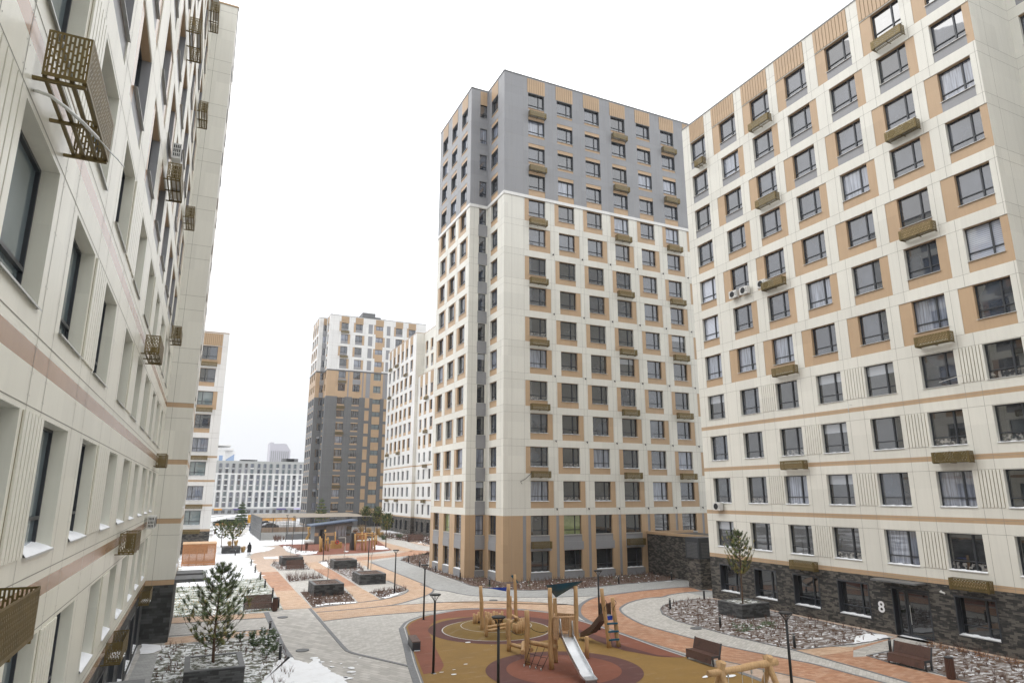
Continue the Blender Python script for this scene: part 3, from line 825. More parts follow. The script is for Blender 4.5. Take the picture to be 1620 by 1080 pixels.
B6, F61 = tower(26.2, 57.9, 'tall cream tower in the centre with grey top storeys and a tan base', (('brown',1,'tan'),('side',11,'cream','white'),('bands',15,'grey')), cols6, 30.5, 0, cg)
for k in (2,4,6,8,10):
    for c in range(7):
        u = 2.92+3.645*c+(2.83 if c < 6 else 2.8)-(3.645 if False else 0)
        m = MB(); m.tube([F61.P(u, FL*k-.06, .01), F61.P(u, FL*k-.08, -.16)], .035, 6); m.tube([F61.P(u, FL*k-.02, -.16), F61.P(u, FL*k-.2, -.17)], .05, 6)
        relmb(m, B6).build('wall_spotlight', M['darkpl'], B6.root)
m = MB(); m.tube([F61.P(1.95, 8.9, -.1), F61.P(1.7, 9.1, -.25), F61.P(2.2, 9.35, -.3), F61.P(2.9, 9.95, -.35)], .025, 6)
relmb(m, B6).build('drain_hose', M['black'], B6.root)
cols4 = [(2.92,4.75),(6.65,8.5),(12.05,14.0),(17.5,19.35),(21.1,23.0)]
cg4 = [(3.9, FL*k-.45, 0) for k in (1,3,5,7,9,11,13,15)]
B4, F41 = tower(26.8, 169, 'distant dark grey tower with a white top and a cabin on its roof', (('dark',9,'dgrey'),('brown',11,'tan','dgrey'),('side',15,'white')), cols4, 26, 1, cg4, loggia=True)
m = MB(); m.box(9.1, 4, 53.7, 12.6, 12, 56.3); m.box(12.6, 5, 53.7, 14.4, 12, 55.6)
m.build('roof_cabin', M['dgrey'], B4.root)
m = MB(); m.tube([(15.3, 4.5, 53.7), (15.3, 4.5, 54.7)], .35, 10); m.tube([(15.3, 4.5, 54.75), (15.3, 4.5, 54.95)], .65, 12)
for k in range(5): m.tube([(8.2, 6+.01*k, 53.7+.4*k), (8.2, 6.6, 53.7+.4*k)], .03, 4)
m.tube([(8.2,6,53.7),(8.2,6,56.2)], .03, 4); m.tube([(8.2,6.6,53.7),(8.2,6.6,56.2)], .03, 4)
m.build('roof_vent', M['steelsill'], B4.root)
# ground floor passage of the far tower
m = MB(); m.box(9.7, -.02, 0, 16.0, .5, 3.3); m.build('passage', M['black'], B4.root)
# ================================================================= near left block
B1 = Bld('apartment_building', -2.2, 43, 'near cream block filling the left edge, bronze cages on its wall', z0=-.12)
f1 = Face(-2.2, -12, 90); U1 = lambda y: y+12
st1 = [-9.6,-6.1,-2.4,1.2,4.7,8.28,11.8,15.5,19.85,23.72,27.45,31.5,35.0,38.5]
cols1 = [(U1(a), U1(a+2.02)) for a in st1]
def k1(k, c): return 'teal' if k < 5 else random.Random(k*3+c).choice(['grey','teal','grey'])
r1, w1, b1 = block_rows(12, cols1, .62, .62, {1:(0,2,4,6,8,10,12), 2:(1,3,5,7,9,11), 3:(0,2,4,6,8,10,12), 4:(1,3,5,7,9,11)}, 5, kinds=k1, sill=.58, top=2.54, mats=('creamgl','tangl','grey'), revs=('grey','tan'), snow_to=2, snow_kind=2, noext=())
L1 = 55.0
for j in range(4): r1.append((0, L1, 3.13+FL*j, 3.41+FL*j, 'tangl', 0.0))
for q_ in w1: q_['mirror'] = True
r1.append((0, L1, -.3, 3.13, 'brick2', 0.0))
for (a, c) in cols1:
    r1.append((a-.07, c+.07, .5, 2.68, 'frame', -.02)); w1.append(dict(u0=a, u1=c, z0=.6, z1=2.58, kind='shop', rev='frame', fd=.3, snow=1))
hs1 = [FL*k+o for k in range(1, 12) for o in (0.25, 2.62)]+[FL*12]
vs1 = [v for a, c in cols1 for v in (a-.3, c+.28)]
B1.facade(f1, 0, L1, -.3, 40.75, 'creamgl', r1, w1, hs1, vs1)
for r in b1: B1.ribs(f1, r[0], r[1], r[2], r[3], 10 if len(r) == 4 else 6, 'tan' if len(r) == 4 else 'creamgl')
# rivets along the panels near the camera
rv = MB()
for y in [v-12 for v in vs1] :
    if y < 4 or y > 32: continue
    for k in range(1, 9):
        for dz in (.12, .95, 1.75, 2.5, 2.75, 3.05, 3.38):
            for du in (-.06, .06):
                z = FL*k+dz-.12
                p = f1.P(U1(y+du), z, -.001)
                n = 5; rv.quad([(p[0]+.004, p[1]+.011*cos(2*pi*t/n), p[2]+.011*sin(2*pi*t/n)) for t in range(n)], 0)
relmb(rv, B1).build('rivets', M['rivet'], B1.root)['kind'] = 'stuff'
f6_ = Face(-2.2, 43, 0)
wr = [(0,1.42,3.13+FL*j,3.41+FL*j,'tan',0.0) for j in range(4)]+[(0,1.42,-.3,3.13,'brick2',0.0)]
B1.facade(f6_, 0, 1.42, -.3, 40.75, 'cream', wr, [], [FL*k+o for k in range(1,12) for o in (0.1, 2.5)]+[40.2], (.32,))
f7_ = Face(-.78, 43, 90)
c7 = [(1.2,3.1),(4.8,6.7)]
r7, w7, b7 = block_rows(12, c7, .5, .5, {}, 9, kinds=k7)
B1.facade(f7_, 0, 9.2, -.3, 40.75, 'cream', r7+[(0,9.2,3.13+FL*j,3.41+FL*j,'tan',0.0) for j in range(4)]+[(0,9.2,-.3,3.13,'brick2',0.0)], w7, [FL*k+o for k in range(1,12) for o in (0.1, 2.5)], ())
B1.mb.quad([(-.78,52.2,-.3),(-16,52.2,-.3),(-16,52.2,40.6),(-.78,52.2,40.6)], B1.mi('cream'))
B1.mb.quad([(-16,52.2,-.3),(-16,-12,-.3),(-16,-12,40.6),(-16,52.2,40.6)], B1.mi('cream'))
B1.mb.quad([(-16,-12,-.3),(-2.2,-12,-.3),(-2.2,-12,40.6),(-16,-12,40.6)], B1.mi('cream'))
B1.mb.quad([(-16,-12,40.55),(-2.2,-12,40.55),(-2.2,43,40.55),(-.78,43,40.55),(-.78,52.2,40.55),(-16,52.2,40.55)], B1.mi('seam'))
cap(B1, f6_, 0, 1.42, 40.75, 'tan', .06); cap(B1, f7_, .06, 9.2, 40.74, 'grey', .04); cap(B1, f1, 0, 55-.36, 40.75, 'grey')
B1.finish()
for y, k, dz, ac, sn in ((9.2,2,-.25,0,0),(9.3,4,-.44,0,0),(25.5,2,-.35,0,0),(25.6,1,-.25,0,1),(38.6,1,-.4,0,1),(25.4,4,-.55,0,0),(38.5,5,-.45,1,0),(38.6,3,-.45,0,0),(37.8,7,-.55,1,0),(25.2,6,-.9,2,0),(38.4,9,-.45,1,0),(26.3,8,-.7,0,0),(38.2,11,-.6,1,0)):
    cage(B1, f1, U1(y), FL*k+dz, w=2.05, h=.6, d=.45, fine=True, ac=ac, snow=bool(sn))
ac_on_wall(B1, f1, U1(36.2), FL*2-.15, 2); ac_on_wall(B1, f1, U1(24.6), FL*6+.1, 1); ac_on_wall(B1, f1, U1(37.5), FL*11+.5, 1)
def PX(u, v, X):
    d = ray(u, v); t = X/d[0]; return (X, d[1]*t, d[2]*t+H)
hose(B1, [PX(55,144,-2.2), PX(58,144,-2.08), PX(80,152,-1.9), PX(105,171,-1.72), PX(130,193,-1.58), PX(155,219,-1.5)], .02, 'steelsill')
hose(B1, [PX(155,219,-1.5), PX(175,241,-1.48), PX(186,252,-1.47), PX(196,264,-1.46)], .009, 'steelsill')
cq = G(229.6, 1072.6, 3.15); m = MB(); m.box(-2.2, cq[1]-4.5, 3.0, cq[0], cq[1], 3.15); relmb(m, B1).build('entrance_canopy', M['rim'], B1.root)
m = MB()
for dy in (0, 3.0):
    m.box(-.78, 43.6+dy, 3.02, .75, 45.6+dy, 3.2, 0)
relmb(m, B1).build('entrance_canopy', M['rim'], B1.root)
m = MB(); m.blob((.0, 43.95, 2.98), .05); relmb(m, B1).build('canopy_lamp', M['number'], B1.root)
# ================================================================= left block further on (one column of windows in view)
B2 = Bld('apartment_building', 1.85, 102, 'white end wall with one column of windows behind the slatted timber shelter', z0=-.15, lod=0)
f2 = Face(-14, 102, 0); U2 = lambda x: x+14
c2 = [(U2(-12.5),U2(-10.6)),(U2(-8.9),U2(-6.9)),(U2(-5.2),U2(-3.2)),(U2(-1.5),U2(.5))]
def k2(k, c): return random.Random(k*5+c).choice(['grey','teal','curtain','room'])
r, w, rb = block_rows(9, c2, .5, .55, {}, 99, kinds=k2, side_from=5, noext=(), parity=1, roof=31.0)
for q in w: q['mirror'] = True
r = [x for x in r]+[(0,15.85,3.13+FL*j,3.41+FL*j,'tan',0.0) for j in range(4)]+[(0,15.85,-.3,3.13,'brick',0.0)]
hs2 = [FL*k+o for k in range(1, 9) for o in (0.0, 2.6)]
B2.facade(f2, 0, 15.85, -.3, 31.0, 'white', r, w, hs2, [U2(.9)])
for q in rb: B2.ribs(f2, q[0], q[1], q[2], q[3], 10, 'tan')
body(B2, -14, 102, 1.85, 118, 31.0, 'white', ('S',)); cap(B2, f2, 0, 15.8, 31.0, 'tan')
B2.finish()
for k in (8,6,4,2,1): cage(B2, f2, U2(-.45), FL*k-(.35 if k > 4 else .45), w=2.1, h=.55, d=.4)
# ================================================================= white block between the two towers
B5 = Bld('apartment_building', 39.3, 132.35, 'white block with brown trim lines between the dark tower and the centre tower', lod=1)
f5 = Face(39.3, 156, -90); V5 = lambda y: 156-y
FLs = FL; FL = 3.38
c5 = [(V5(a), V5(c)) for a, c in ((154.5,152.9),(150.8,149.2),(147.2,145.6),(143.7,142.1),(140.2,138.6),(136.5,134.9))]
r, w, rb = block_rows(12, c5, .5, .5, {}, 9, kinds=k2, roof=41.8, noext=(0,), parity=1)
sp = lambda L: [(0,L,3.25+FL*j,3.5+FL*j,'tan',0.0) for j in range(4)]+[(0,L,-.3,3.25,'brick',0.0)]
gw = lambda cs: [dict(u0=a, u1=c, z0=.7, z1=2.6, kind='shop', rev='frame', fd=.3, snow=1) for a, c in cs]
B5.facade(f5, 0, V5(132.35), -.3, 41.8, 'white', r+sp(V5(132.35)), w+gw(c5), [], [])
for q in rb: B5.ribs(f5, q[0], q[1], q[2], q[3], 8, 'tan')
f5j = Face(39.3, 132.35, 0)
B5.facade(f5j, 0, 2, -.3, 41.8, 'cream', sp(2), [], [FL*k for k in range(1, 12)], [])
f5b = Face(40.0, 132.35, -90)
c5b = [(1.55,2.7),(4.85,6.1),(8.4,9.85),(12.2,13.6)]
r, w, rb = block_rows(9, c5b, .5, .5, {}, 99, kinds=k2, roof=32.2, noext=())
B5.facade(f5b, 0, 18, -.3, 32.2, 'white', r+sp(18), w+gw(c5b), [], [])
for q in rb: B5.ribs(f5b, q[0], q[1], q[2], q[3], 8, 'tan')
f5c = Face(41.1, 132.35, -90)
r, w, rb = block_rows(12, [(1.4,2.6),(4.8,6.1)], .5, .5, {}, 9, kinds=k2, roof=41.8, noext=())
B5.facade(f5c, 0, 18, 31, 41.8, 'cream', [q for q in r if q[2] > 31.2], [q for q in w if q['z0'] > 31.2], [], [])
B5.mb.quad([(40.0,114.35,32.15),(41.1,114.35,32.15),(41.1,132.35,32.15),(40.0,132.35,32.15)], B5.mi('seam'))
body(B5, 41.1, 114.35, 55, 156, 41.8, 'white', ('W',)); B5.mb.quad([(39.3,132.35,41.75),(41.1,132.35,41.75),(41.1,156,41.75),(39.3,156,41.75)], B5.mi('seam'))
cap(B5, f5, 0, V5(132.35), 41.8, 'tan'); cap(B5, f5b, 0, 18, 32.2, 'tan'); cap(B5, f5c, 0, 18, 41.8, 'tan'); cap(B5, f5j, .36, 1.74, 41.8, 'tan')
B5.finish()
for face, L in ((f5, ((3.5,11),(9.2,11),(3.6,9),(17,10),(3.6,5),(13,5),(5,2),(13,2))), (f5b, ((6.6,8),(6.6,6),(6.8,4),(6.6,2)))):
    for u, k in L: cage(B5, face, u, FL*k-.45, w=1.9, h=.56, d=.42)
m = MB(); m.box(-.9, 12.5, 2.9, .0, 15.0, 3.1); m.build('entrance_canopy', M['dgrey'], B5.root)
FL = FLs
# ---------------------------------------------------------------- ground, paving, kerbs, beds, snow
cA = lambda *p: crop(250,830,6,p); cB = lambda *p: crop(200,900,6,p); cC = lambda *p: crop(400,790,6,p)
cD = lambda *p: crop(440,900,6,p); cE = lambda *p: crop(640,900,6,p); cF = lambda *p: crop(840,900,6,p)
cG = lambda *p: crop(1020,900,6,p); cH = lambda *p: crop(1350,900,6,p); cI = lambda *p: crop(380,790,10.8,p)
cK = lambda *p: crop(590,790,10.8,p); cL = lambda *p: crop(280,790,10.8,p)
def W(px_): return [G(u, v) for u, v in px_]
def smooth(pts, closed=False, n=5):
    out = []; L = len(pts)
    rng = range(L) if closed else range(L-1)
    for i in rng:
        g = (lambda k: pts[k % L]) if closed else (lambda k: pts[max(0, min(L-1, k))])
        p0, p1, p2, p3 = g(i-1), g(i), g(i+1), g(i+2)
        for j in range(n):
            t = j/n
            out.append(tuple(.5*((2*p1[a])+(-p0[a]+p2[a])*t+(2*p0[a]-5*p1[a]+4*p2[a]-p3[a])*t*t+(-p0[a]+3*p1[a]-3*p2[a]+p3[a])*t**3) for a in (0,1)))
    if not closed: out.append(pts[-1])
    return out
def sheet(name, poly, lev, mat, kind='structure'):
    z = .004*lev; me = bpy.data.meshes.new(name)
    bm = bmesh.new(); vs = [bm.verts.new((x, y, z)) for x, y in poly]; f = bm.faces.new(vs)
    if f.normal.z < 0 or True: bm.normal_update()
    if f.normal.z < 0: f.normal_flip()
    bmesh.ops.triangulate(bm, faces=[f]); bm.to_mesh(me); bm.free()
    me.materials.append(mat); o = bpy.data.objects.new(name, me); COL.objects.link(o); o['kind'] = kind; return o
kerbs = MB()
KZ = [0]
def strip(pts, w, z, mi=0, mb=None, off=0.0):
    KZ[0] += 1; z = .0253+.00004*KZ[0]+(.012 if z > .04 else 0)
    """raised band of width w along a polyline"""
    mb = mb or kerbs; P = [Vector((x, y)) for x, y in pts]; L, R = [], []
    for i, p in enumerate(P):
        d = (P[min(i+1, len(P)-1)]-P[max(i-1, 0)]).normalized(); n = Vector((-d.y, d.x))
        L.append(p+n*(off+w/2)); R.append(p+n*(off-w/2))
    for i in range(len(P)-1):
        mb.quad([(R[i].x,R[i].y,z),(R[i+1].x,R[i+1].y,z),(L[i+1].x,L[i+1].y,z),(L[i].x,L[i].y,z)], mi)
        for A_, B_ in ((R[i],R[i+1]),(L[i+1],L[i])):
            mb.quad([(A_.x,A_.y,0),(B_.x,B_.y,0),(B_.x,B_.y,z),(A_.x,A_.y,z)], mi)
g = MB(); g.quad([(-1500,-1500,0),(1500,-1500,0),(1500,1500,0),(-1500,1500,0)]); structure(g.build('ground', M['asph']))
sheet('paving', [(-2.15,4),(37.3,4),(37.3,100),(30,168),(6,168),(-2.15,101)], 1, M['p_grey'])
sheet('paving', W(cA((1040,825),(1440,795))+cD((650,770),(1280,930),(1345,1080),(1450,1400),(-1500,1400))+cB((1560,850),(1330,410))), 2, M['p_greyw'])
sheet('paving', [(37.3,42.7),(50,42.7),(50,46.3),(42,46.3),(42.5,47.9),(37.3,57.8),(33,57.8),(33,50),(37.3,50)], 1.5, M['p_cool'])
sheet('path', W(cG((640,205),(540,185),(410,172)))+[(45,46.2),(45,44.2)], 3.5, M['p_orange'])
# cool grey drive round the centre tower
cool_edge = smooth(W(cC((1120,590),(1350,690),(1620,800))+cD((1480,190),(1620,210))+cE((600,245),(900,262),(1380,265))+cF((400,258),(740,245),(1100,200),(1490,165))))
cool_in = W(cF((1490,105),(900,140),(450,185),(0,205))+cE((1000,195),(700,175),(400,85),(240,20))+cC((1400,575),(1480,530),(1620,515))+cK((990,935),(600,960)))
sheet('path', cool_edge+cool_in, 2, M['p_cool'])
strip(cool_edge, .14, .014)
# left path blocks
sheet('path', W(cA((875,300),(955,450),(1140,445),(1092,395),(1180,360),(1050,290))), 3, M['p_pink'])
sheet('path', W(cA((875,300),(960,215),(1165,192))+cC((330,500),(430,528),(700,528),(1000,530),(1250,508),(1490,485))+cC((1100,582),(1040,640),(640,580),(560,660),(180,640),(60,690))), 2, M['p_pink'])
sheet('path', W(cA((955,450),(1140,445),(1295,617),(1105,630))), 4, M['p_orange'])
sheet('path', W(cA((1105,630),(1295,617),(1465,790),(1190,805))), 4, M['p_peach'])
sheet('path', W(cC((500,600),(620,590),(735,655),(575,662))), 4, M['p_peach'])
sheet('path', W(cC((575,662),(735,655),(985,815),(865,825))), 4, M['p_orange'])
sheet('path', W(cC((865,825),(985,815),(1215,945),(1000,975))), 4, M['p_peach'])
# peach ring road beside the drive
ring_out = smooth(W(cC((1120,600),(1350,690),(1620,800))+cD((1350,145),(1440,175),(1475,195),(1440,235),(1300,285),(1080,340),(700,380),(360,410))))
ring_in = W(cD((320,372),(740,320),(975,290),(1150,250),(1225,215),(1225,195),(1150,165),(1040,110))+cC((1250,765),(980,560)))
sheet('path', ring_out+ring_in, 3, M['p_peach']); strip(ring_out, .16, .014)
strip(smooth(W(cD((330,370),(740,320),(975,290),(1150,250),(1225,215),(1228,195),(1180,170),(1040,110)))), .14, .014)
band_up = smooth(W(cD((360,410),(1080,345),(1620,312))+cE((300,315),(800,303),(1200,310),(1600,340))+cF((300,330),(410,345),(452,365))))
pg_top = smooth(W(cD((1180,560),(1220,510),(1290,475),(1400,440))+cE((300,425),(500,390),(760,375),(1000,378),(1350,410),(1600,455))+cF((330,450),(560,515),(850,610),(1200,735),(1480,830))))
band_low = W(cD((430,493),(900,440),(1620,385))+cE((600,373),(1000,374),(1300,398),(1600,450))+cF((450,470)))
sheet('path', band_up+band_low[::-1], 3, M['p_peach']); strip(band_up, .08, .013); strip(smooth(band_low), .08, .0135)
# orange loop on the right
loop_out = smooth(W(cF((1620,205),(1480,170),(1100,200),(800,235),(600,270),(490,325),(456,380),(470,440),(560,500),(700,560))))
loop_in = smooth(W(cG((640,205),(410,218),(250,240))+cF((1250,262),(1100,275),(950,310),(870,350),(846,385),(900,440),(1050,520),(1250,580),(1560,665))+cG((760,730),(1350,850),(1620,905))+cH((0,1000),(560,1150))))
loop_bot = W(cH((-200,1300))+cG((1620,1065),(1240,980),(930,910),(720,870),(400,800),(0,680)))
sheet('path', loop_out+loop_bot[::-1]+loop_in[::-1], 4, M['p_orange'])
strip(loop_out, .3, .014); strip(loop_in, .16, .014)
strip(smooth(W(cG((700,862),(930,910),(1240,980),(1620,1065)))), .12, .014)
sheet('path', W(cG((720,870),(930,910),(1240,980),(1620,1065),(1900,1300),(1200,1200),(1150,1080),(850,965),(640,925))), 3, M['p_pink'])
# wedge of orange towards the door of the right block
o6 = W(cG((1400,765),(1480,762),(1620,735))+cH((0,740),(340,660),(420,640),(760,700),(640,720),(130,820),(340,890),(720,985),(1110,1080),(1800,1250),(560,1085),(0,930)))
sheet('path', o6, 3, M['p_orange'])
sheet('path', W(cH((0,770),(410,650),(420,628),(770,690),(700,720),(330,780),(120,828),(0,835))), 4, M['p_greyw'])
sheet('path', W(cG((1400,765),(1480,762),(1620,735))+cH((0,740),(0,775))+cG((1620,830))), 5, M['p_peach'])
strip(W(cG((1390,760),(1620,825))+cH((0,925),(560,1085))), .12, .016)
# cross path on the left
sheet('path', W(cA((130,880),(1030,835),(1045,880),(110,940))), 4, M['p_peach'])
sheet('path', W(cA((90,1070),(1065,990),(1110,1030),(60,1140))), 4, M['p_peach'])
for q in (((110,938),(1045,880)), ((90,1056),(1065,988)), ((130,880),(1190,805))): strip(W(cA(*q)), .07, .02)
strip(smooth(W(cA((1025,828),(1120,1030))+cB((1480,740),(1560,850)))), .34, .016)
strip(W(cD((300,372),(480,580),(610,730),(655,775),(720,800),(1280,930))), .2, .016)
strip(smooth(W(cD((1180,560),(1190,600),(1225,720),(1270,900),(1330,1080),(1420,1400)))), .45, .02)
strip(smooth(W(cD((1180,560),(1190,600),(1225,720),(1270,900),(1330,1080),(1420,1400)))), .05, .024, 1, off=.12)
strip(pg_top, .34, .018); strip(pg_top, .08, .023, 1, off=-.08)
strip(smooth(W(cG((850,965),(1000,1015),(1150,1080),(1300,1180)))), .3, .018)
# playground rubber
pg = W(cD((1340,1080),(1500,1500)))[::-1]+W(cD((1290,930),(1240,760),(1205,620),(1195,565)))+pg_top+W(cG((400,850),(640,925),(850,965),(1000,1015),(1150,1080),(1500,1400)))+W([(700,1400)])
sheet('playground_surface', pg, 5, M['r_mus'])
red_in = smooth(W(cE((340,970),(370,920),(360,880),(290,740),(240,620),(225,570),(260,520),(340,480),(500,460),(700,450),(1000,450))+cF((0,470),(200,500),(330,540),(500,600),(700,690),(900,770),(1200,830),(1450,838))))
red_out = W(cF((1480,832),(1200,738),(850,613),(560,518),(330,453),(170,418))+cE((1000,381),(760,378),(500,393),(300,428),(150,470),(60,515),(30,550),(60,640),(100,800),(180,1000)))
sheet('playground_surface', red_in+red_out, 6, M['r_red'])
def disc(c, rx, ry=None, n=64, rot=0):
    ry = ry or rx
    return [(c[0]+rx*cos(2*pi*k/n)*cos(rot)-ry*sin(2*pi*k/n)*sin(rot), c[1]+rx*cos(2*pi*k/n)*sin(rot)+ry*sin(2*pi*k/n)*cos(rot)) for k in range(n)]
def circ3(a, b, c):
    ax, ay = a; bx, by = b; cx, cy = c
    d = 2*(ax*(by-cy)+bx*(cy-ay)+cx*(ay-by))
    ux = ((ax*ax+ay*ay)*(by-cy)+(bx*bx+by*by)*(cy-ay)+(cx*cx+cy*cy)*(ay-by))/d
    uy = ((ax*ax+ay*ay)*(cx-bx)+(bx*bx+by*by)*(ax-cx)+(cx*cx+cy*cy)*(bx-ax))/d
    return (ux, uy), sqrt((ux-ax)**2+(uy-ay)**2)
pc, pr = circ3(*W(cE((223,575),(800,713),(1480,640))))
strip_p = smooth(W(cE((1480,640),(1548,575))+cF((300,560),(500,640),(700,720),(900,778),(1200,830),(1450,842),(1200,822),(900,740),(700,660),(500,596))+cE((1530,520),(1400,475),(1200,452))))
sheet('playground_surface', disc(pc, pr), 7, M['r_pur'])
sheet('playground_surface', W(cF((120,600),(200,640),(450,600),(620,680),(780,742),(900,778),(1200,830),(1450,842),(1200,818),(900,735),(700,655),(500,590),(330,525),(150,480))), 7.4, M['r_pur'])
mc, mr = circ3(*W(cE((356,570),(860,686),(1385,580))))
sheet('playground_surface', disc(mc, mr), 8, M['curbl'])
# the mound: a low olive dome with a pale ring
m = MB(); rings = [(mr-.07,.036),(mr-.35,.10),(mr-.75,.22),(mr-1.05,.26),(mr-1.12,.262),(mr-1.16,.262),(mr-2.2,.28),(.01,.29)]; n = 64
for i in range(len(rings)-1):
    (ra, za), (rb_, zb) = rings[i], rings[i+1]
    for k in range(n):
        a0, a1 = 2*pi*k/n, 2*pi*(k+1)/n
        m.quad([(mc[0]+ra*cos(a0),mc[1]+ra*sin(a0),za),(mc[0]+ra*cos(a1),mc[1]+ra*sin(a1),za),(mc[0]+rb_*cos(a1),mc[1]+rb_*sin(a1),zb),(mc[0]+rb_*cos(a0),mc[1]+rb_*sin(a0),zb)], 1 if i == 4 else 0, True)
structure(m.build('playground_mound', [M['r_oli'], M['curbl']]))
tc_, tr = circ3(*W(cE((768,960))+cF((300,783),(1071,980))))
sheet('playground_surface', disc(tc_, tr), 8, M['r_pur'])
tc2, tr2 = circ3(*W(cE((966,950))+cF((300,820),(863,980))))
sheet('playground_surface', disc(tc2, tr2), 9, M['r_red'])
sheet('playground_surface', disc(G(1130,1125), 2.3), 8, M['r_red'])
# lawn and planting beds
lawn = W(cA((152,880),(150,700),(185,560),(190,400),(560,375),(870,335),(895,370),(1190,803),(1030,830)))
sheet('lawn', lawn, 5, M['lawn'], 'stuff')
bedP1 = W(cB((390,725),(1410,645),(1480,735),(1545,840),(1600,1000),(1700,1400),(150,1400),(225,1080),(300,800)))
sheet('planting_bed', bedP1, 5, M['lawn2'], 'stuff')
sheet('paving', W(cB((130,810),(300,800),(225,1080),(100,1500),(-200,1500))), 3, M['p_cool'])
bed6 = W(cC((1400,575),(1480,540),(1620,515))+[(682,872)])+[(23.9,73.5),(23.9,62.2),(26.0,62.2),(26.0,57.7),(43,57.7)]+W(cF((1490,60),(1340,105),(900,140),(450,185),(0,203))+cE((1100,200),(760,180),(620,155),(520,115),(330,50),(200,0)))
sheet('planting_bed', bed6, 5, M['soild'], 'stuff')
bedP6 = W(cG((150,380),(180,345),(330,300),(520,280),(640,288)))+[(36.8,42),(36.8,29.0)]+W(cH((340,655),(180,680),(0,712))+cG((1620,750),(1430,768),(1200,720),(900,650),(560,560),(300,490),(170,425)))
sheet('planting_bed', bedP6, 5, M['soil2'], 'stuff')
bedD = W(cH((130,822),(330,780),(640,722)))+[(36.8,24.3),(36.8,12)]+W(cH((1800,1250),(1110,1078),(750,975),(340,885)))
sheet('planting_bed', bedD, 5, M['soil2'], 'stuff')
sheet('path', [(36.8,10),(37.36,10),(37.36,42.4),(36.8,42.4)], 4, M['p_pink'])
bedP2 = W(cC((440,875),(560,1025),(990,978),(880,865)))
bedP5 = W(cC((165,625),(250,672),(545,665),(480,595),(200,590)))
bedM = W(cC((320,750),(345,782),(680,748),(640,725)))
bedP4 = W(cC((620,592),(740,660),(965,785),(1060,670),(960,560),(680,575)))
bedP3 = W(cC((1110,880),(1212,947),(1300,925),(1440,872),(1470,858),(1400,838)))
for b_, mt in ((bedP2,'soild'),(bedP5,'soil2'),(bedM,'soil'),(bedP4,'soil2'),(bedP3,'soil')):
    sheet('planting_bed', b_, 5, M[mt], 'stuff'); strip(b_+[b_[0]], .09, .045, 1)
for b_ in (bedP6, bedD, bed6): strip(b_+[b_[0]], .1, .05)
kerbs.build('kerb', [M['curb'], M['curbl']])['kind'] = 'structure'
# far playground ground
sheet('playground_surface', W(cC((240,430),(420,400),(560,400),(900,410),(1170,380),(1320,480),(1150,500),(700,525),(420,525))), 6, M['r_red'])
sheet('path', W(cK((60,690),(360,770),(700,860),(650,885),(440,880),(300,850),(200,780),(60,770))), 5, M['p_peach'])
sheet('path', W(cK((400,930),(700,862),(990,880),(990,935),(600,960),(300,985),(0,1020))+cC((980,580),(985,548),(1300,530))), 5, M['p_orange'])
sheet('planting_bed', W(cK((140,640),(600,715),(1000,790),(1000,560),(700,600),(200,590),(100,600))), 5, M['soild'], 'stuff')
sheet('path', W(cK((620,730),(760,715),(990,780),(990,800),(860,790))), 7, M['p_pink'])
# snow lying about
def ragged(poly, amp=.25, sub=4, sd=0):
    r = random.Random(sd); out = []
    L = len(poly)
    for i in range(L):
        a, b = poly[i], poly[(i+1) % L]
        dx, dy = b[0]-a[0], b[1]-a[1]; ln = sqrt(dx*dx+dy*dy)+1e-6; k = max(1, min(60, int(ln/.12)))
        for j in range(k):
            t = j/k; p = (a[0]+dx*t, a[1]+dy*t)
            n1 = noise.noise(Vector((p[0]*1.3, p[1]*1.3, sd)))*1.2+noise.noise(Vector((p[0]*4, p[1]*4, sd)))*.6
            out.append((p[0]-dy/ln*n1*amp, p[1]+dx/ln*n1*amp))
    return out
def snow(poly, amp=.25, lev=9, sd=0, name='snow'):
    return tag(sheet(name, ragged(poly, amp, sd=sd), lev, M['snow'], 'stuff'))
snow(W(cB((1530,850),)+cD((110,830),(200,870),(300,905),(320,850),(390,850),(430,930),(480,960),(540,990),(640,1020),(715,1035),(660,1060),(700,1400),(-900,1400))+cB((1290,1080),(1400,930),(1450,870))), .2, 9, 1)
for i, (x, y, r_) in enumerate(((350,845,30),(600,900,26),(510,930,22),(735,880,14),(755,908,15),(695,942,28),(695,980,32),(715,1005,26),(640,1030,30),(415,885,14),(775,846,10),(500,880,10),(625,935,9),(230,770,52),(45,458,28))):
    c = G(440+x/6, 900+y/6); rr_ = r_/6*.031
    snow(disc(c, rr_*1.2, rr_*.8, 14, i), .13, 9, 20+i)
snow(W(cB((140,712),(380,730),(330,770),(250,800),(130,812))), .08, 10, 3)
snow(W(cA((530,40),(620,45),(640,90),(780,120),(860,60),(900,60),(960,150),(1440,128),(1440,182),(1180,186),(960,208),(1110,215),(1060,245),(880,275),(840,300),(870,335),(560,375),(190,400),(215,300),(230,200),(520,120))), .5, 8, 4)
snow(W(cA((190,400),(560,375),(870,335),(885,360),(980,500),(800,520),(600,560),(400,585),(185,590))), .7, 7.5, 44)
snow(W(cA((1180,200),(1240,200),(1340,245),(1440,250),(1520,255),(1500,275),(1400,285),(1300,275),(1215,245))), .3, 9, 5)
snow(W(cA((1000,305),(1140,300),(1140,320),(1010,325))), .2, 9, 6)
snow(W(cK((10,780),(200,800),(280,850),(30,860))), .3, 9, 7)
for i, q in enumerate((((595,1012),(700,985),(975,972),(980,985),(700,1000),(600,1022)), ((1225,935),(1300,905),(1440,875),(1400,895),(1260,945)), ((625,600),(700,590),(730,640),(700,645)), ((450,520),(620,490),(600,515)), ((1160,440),(1290,468),(1170,475)), ((860,490),(915,490),(890,500)))):
    snow(W(cC(*q)), .12, 13, 30+i)
